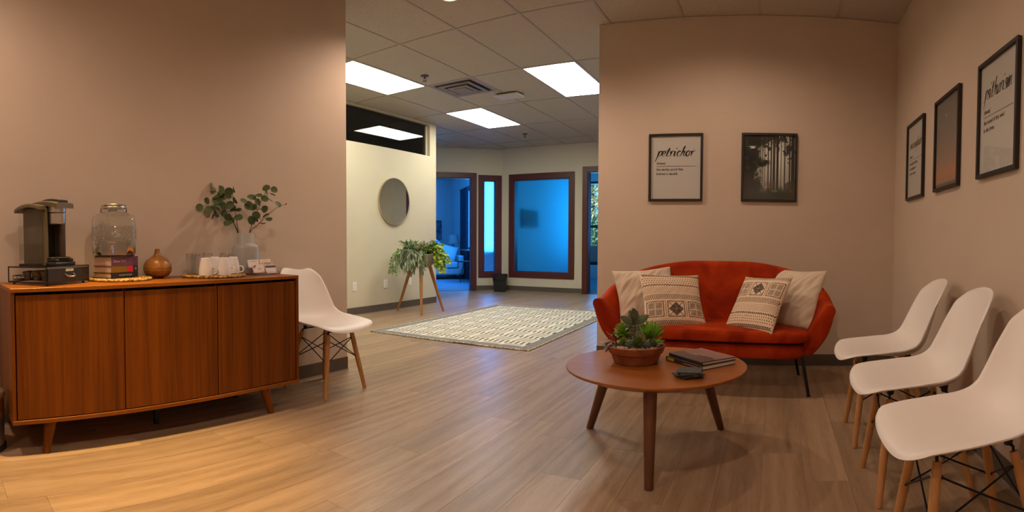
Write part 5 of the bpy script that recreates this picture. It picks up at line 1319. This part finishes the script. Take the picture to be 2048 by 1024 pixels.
# ------------------------------------------------------------------ waste bin with liner
t = thing('waste_bin', 'small black waste bin with a bag in the far hall corner', 'bin', (-5.03, 8.995, 0), math.radians(20))
MB().loops([[(-0.105, -0.085, 0.0), (0.105, -0.085, 0.0), (0.105, 0.085, 0.0), (-0.105, 0.085, 0.0)], [(-0.13, -0.11, 0.30), (0.13, -0.11, 0.30), (0.13, 0.11, 0.30), (-0.13, 0.11, 0.30)]], True, True, False).build('bucket', 'black_plastic', t, bevel=0.01)
mat('bin_bag', (0.012, 0.012, 0.013), 0.25)
rgs = []
for f, z, ex in ((0.94, 0.20, 0), (1.06, 0.22, .004), (1.09, 0.29, .006), (1.08, 0.335, .006), (1.0, 0.335, .004), (0.92, 0.22, 0)):
    ring = []
    for k in range(28):
        a = 2 * PI * k / 28; q = 1 / (abs(math.cos(a)) ** 5 + abs(math.sin(a)) ** 5) ** 0.2
        j = 1 + ex * 3 * math.sin(k * 5.3 + z * 40); ring.append((0.128 * f * q * math.cos(a) * j, 0.108 * f * q * math.sin(a) * j, z + ex * math.sin(k * 3.1)))
    rgs.append(ring)
MB().loops(rgs, True, False, False).build('bin_liner', 'bin_bag', t, smooth=0.9)
# ------------------------------------------------------------------ rooms behind the doors
def uv(u, v, z=0.0): return M45 @ Vector((u, v, z))
mat('office_fabric', (0.24, 0.26, 0.29), 0.9); mat('office_dark', (0.015, 0.016, 0.02), 0.8); mat('cushion_pale', (0.30, 0.33, 0.36), 0.9)
mat('lamp_fabric', (0.36, 0.37, 0.38), 0.8); mat('dark_wood', (0.03, 0.018, 0.012), 0.4); mat('curtain_dark', (0.03, 0.04, 0.07), 0.9)
MU = M45 @ Matrix.Translation((1.96, 13.55, 0))       # local x along the office, local -y to the door
t = thing('office_sofa', 'pale upholstered sofa in the blue lit office', 'sofa'); t.matrix_world = MU
MB().bb(-1.0, 0.80, -0.42, 0.40, 0.12, 0.28).build('base', 'office_fabric', t, bevel=0.03)
for x0, x1 in ((-0.85, -0.08), (-0.06, 0.66)): MB().bb(x0, x1, -0.44, 0.20, 0.285, 0.44).build('seat_cushion', 'office_fabric', t, bevel=0.035, seg=3)
MB().bb(-1.0, 0.80, 0.20, 0.42, 0.20, 0.80).build('backrest', 'office_fabric', t, bevel=0.05, seg=3)
for x0, x1 in ((-1.02, -0.86), (0.67, 0.82)): MB().bb(x0, x1, -0.42, 0.42, 0.12, 0.60).build('armrest', 'office_fabric', t, bevel=0.04, seg=3)
for x in (-0.92, 0.72):
    for y in (-0.36, 0.34): MB().tube([(x, y, 0.13), (x, y, 0.006)], [0.02, 0.015], 8).build('leg', 'dark_wood', t)
def office_cushion(label, x, m_, s, tilt, y=-0.02, zz=0.64):
    o = link('cushion', pillow_mesh('cushion', s, s, 0.075, x * 3 + 2, 0.006), m_); tag(o, label, 'cushion', 'cushions on the office sofa')
    o.matrix_world = MU @ Matrix.Translation((x, y, zz)) @ Matrix.Rotation(D(-16), 4, 'X') @ Matrix.Rotation(D(tilt), 4, 'Y')
office_cushion('black cushion on the blue lit office sofa', 0.10, 'office_dark', 0.44, 4, -0.12)
office_cushion('pale cushion at the end of the office sofa', 0.50, 'cushion_pale', 0.44, 14, -0.02)
office_cushion('pale cushion standing behind the black cushion in the office', 0.20, 'cushion_pale', 0.46, 40, 0.10, 0.74)
t = thing('end_table', 'dark end table carrying a lamp in the office', 'side table', uv(2.72, 14.25), PI / 4)
MB().lathe([(0.19, 0.50), (0.20, 0.505), (0.20, 0.525), (0.001, 0.525)], 28).build('tabletop', 'dark_wood', t, smooth=0.6)
MB().tube([(0, 0, 0.50), (0, 0, 0.03)], 0.02, 10).build('column', 'dark_wood', t); MB().lathe([(0.14, 0.006), (0.14, 0.02), (0.02, 0.04)], 24).build('foot', 'dark_wood', t, smooth=0.6)
t = thing('table_lamp', 'unlit table lamp with a pale fabric shade in the office', 'lamp', uv(2.72, 14.25, 0.525))
MB().lathe([(0.06, 0), (0.075, 0.03), (0.09, 0.12), (0.05, 0.24), (0.015, 0.30), (0.012, 0.42)], 24).build('base', 'office_fabric', t, smooth=0.7)
MB().lathe([(0.16, 0.36), (0.12, 0.60), (0.117, 0.60), (0.157, 0.36)], 32, cap0=False, cap1=False).build('shade', 'lamp_fabric', t, smooth=0.7)
t = thing('drink_table', 'small black side table on thin legs in front of the office sofa', 'side table', uv(2.64, 12.32))
MB().lathe([(0.185, 0.47), (0.19, 0.475), (0.19, 0.495), (0.001, 0.495)], 28).build('tabletop', 'office_dark', t, smooth=0.6)
for k in range(3):
    a = 2 * PI * k / 3 + 0.3; MB().tube([(0.05 * math.cos(a), 0.05 * math.sin(a), 0.47), (0.17 * math.cos(a), 0.17 * math.sin(a), 0.006)], 0.008, 8).build('leg', 'black_metal', t)
t = thing('office_artwork', 'dark blue canvas hanging on the office wall', 'picture'); t.matrix_world = M45 @ Matrix.Translation((2.12, VB, 1.0))
noisy('canvas_blue', [(0.4, (0.06, 0.08, 0.13)), (0.6, (0.20, 0.22, 0.28))], 3, 0.8)
MB().bb(0, 0.50, -0.03, -0.001, 0, 0.55).build('canvas', 'canvas_blue', t)
for q in ((-0.01, 0, -0.01, 0.56), (0.5, 0.51, -0.01, 0.56), (0, 0.5, -0.01, 0), (0, 0.5, 0.55, 0.56)): MB().bb(q[0], q[1], -0.035, -0.001, q[2], q[3]).build('frame_bar', 'dark_wood', t)
t = thing('curtain', 'dark curtain hanging beside the office window', 'curtain'); t.matrix_world = M45 @ Matrix.Translation((UC - 0.06, 13.05, 0))
def cf(u, v): return (0.028 * math.sin(u * 2 * PI * 7) - 0.02, u * 0.85, 0.02 + v * 2.26)
me = grid_mesh('drape', cf, 84, 4); link('drape', me, 'curtain_dark', t)
MB().tube([(-0.02, -2.4, 2.30), (-0.02, 1.0, 2.30)], 0.014, 10).build('rod', 'black_metal', t, smooth=0.9)
# study behind the second door
t = thing('study_chair', 'dark wooden armchair under the study window', 'chair', (-4.36, 12.35, 0.006), math.radians(200))
MB().bb(-0.25, 0.25, -0.25, 0.25, 0.40, 0.47).build('seat', 'office_dark', t, bevel=0.02)
MB().bb(-0.24, 0.24, 0.22, 0.27, 0.47, 0.86).build('backrest', 'office_fabric', t, bevel=0.015)
for sx in (-1, 1):
    MB().bb(sx * 0.27 - 0.02, sx * 0.27 + 0.02, -0.25, 0.27, 0.62, 0.655).build('armrest', 'dark_wood', t, bevel=0.006)
    for y in (-0.23, 0.25): MB().tube([(sx * 0.27, y, 0.64), (sx * 0.27, y, 0.0)], [0.02, 0.016], 8).build('leg', 'dark_wood', t, smooth=0.7)
t = thing('study_picture', 'framed picture blurred behind the wide frosted window', 'picture'); t.matrix_world = Matrix.Translation((-5.06, 9.95, 1.27)) @ Matrix(((0, -1, 0, 0), (1, 0, 0, 0), (0, 0, 1, 0), (0, 0, 0, 1)))
mat('warm_print', (0.35, 0.12, 0.08), 0.7)
MB().bb(0.10, 0.45, -0.020, -0.004, 0.03, 0.32).build('print', 'warm_print', t)
MB().bb(0, 0.72, -0.018, -0.001, 0, 0.35).build('mount', 'canvas_blue', t)
for q in ((-0.015, 0, -0.015, 0.365), (0.72, 0.735, -0.015, 0.365), (0, 0.72, -0.015, 0), (0, 0.72, 0.35, 0.365)): MB().bb(q[0], q[1], -0.03, -0.001, q[2], q[3]).build('frame_bar', 'dark_wood', t)
# outside the study window
noisy('grass', [(0.4, (0.06, 0.10, 0.03)), (0.6, (0.12, 0.18, 0.05))], 3, 0.95)
struct(MB().bb(-22, 16, 13.34, 36, -0.9, -0.6).build('ground_outside', 'grass'))
mat('tree_bark', (0.10, 0.07, 0.05), 0.9)
noisy('tree_leaf_sunny', [(0.4, (0.30, 0.34, 0.10)), (0.6, (0.52, 0.46, 0.18))], 1.2, 0.7)
noisy('tree_leaf_green', [(0.4, (0.08, 0.16, 0.05)), (0.6, (0.18, 0.28, 0.09))], 1.2, 0.7)
rt = random.Random(5)
def tree(label, loc, h, r, m_, n):
    t = thing('leafy_tree', label, 'tree', loc, group='trees outside the study window')
    MB().tube([(0, 0, 0), (0.05, 0, h * 0.4), (0, 0.05, h * 0.8)], [0.13, 0.10, 0.04], 8).build('trunk', 'tree_bark', t, smooth=0.9)
    b = MB()
    for k in range(n):
        d = Vector((rt.gauss(0, 1), rt.gauss(0, 1), rt.gauss(0, 1))).normalized() * (rt.random() ** 0.4)
        p = Vector((d.x * r, d.y * r, h * 0.62 + d.z * h * 0.42)); a = Vector((rt.uniform(-1, 1), rt.uniform(-1, 1), rt.uniform(-1, 1))).normalized(); c = a.orthogonal().normalized(); e = a.cross(c); s = rt.uniform(0.04, 0.09)
        b.quad(p - c * s, p - e * s * 0.5, p + c * s, p + e * s * 0.5)
    o = b.build('foliage', m_, t); o['kind'] = 'stuff'
tree('pale yellow leafed tree outside the study window', (-6.9, 19.5, -0.6), 5.2, 1.7, 'tree_leaf_sunny', 5200)
tree('green bushy shrub outside the study window', (-5.6, 16.6, -0.6), 2.3, 0.95, 'tree_leaf_green', 3600)
tree('tall green tree outside the study window', (-3.6, 21.0, -0.6), 6.0, 1.9, 'tree_leaf_sunny', 4500)
sun_d = bpy.data.lights.new('sun', 'SUN'); sun_d.energy = 9.0; sun_d.angle = 0.01; sun_d.color = (1.0, 0.93, 0.82)
sun_o = bpy.data.objects.new('sun', sun_d); COL.objects.link(sun_o); sun_o.rotation_euler = (math.radians(40), math.radians(18), 0)
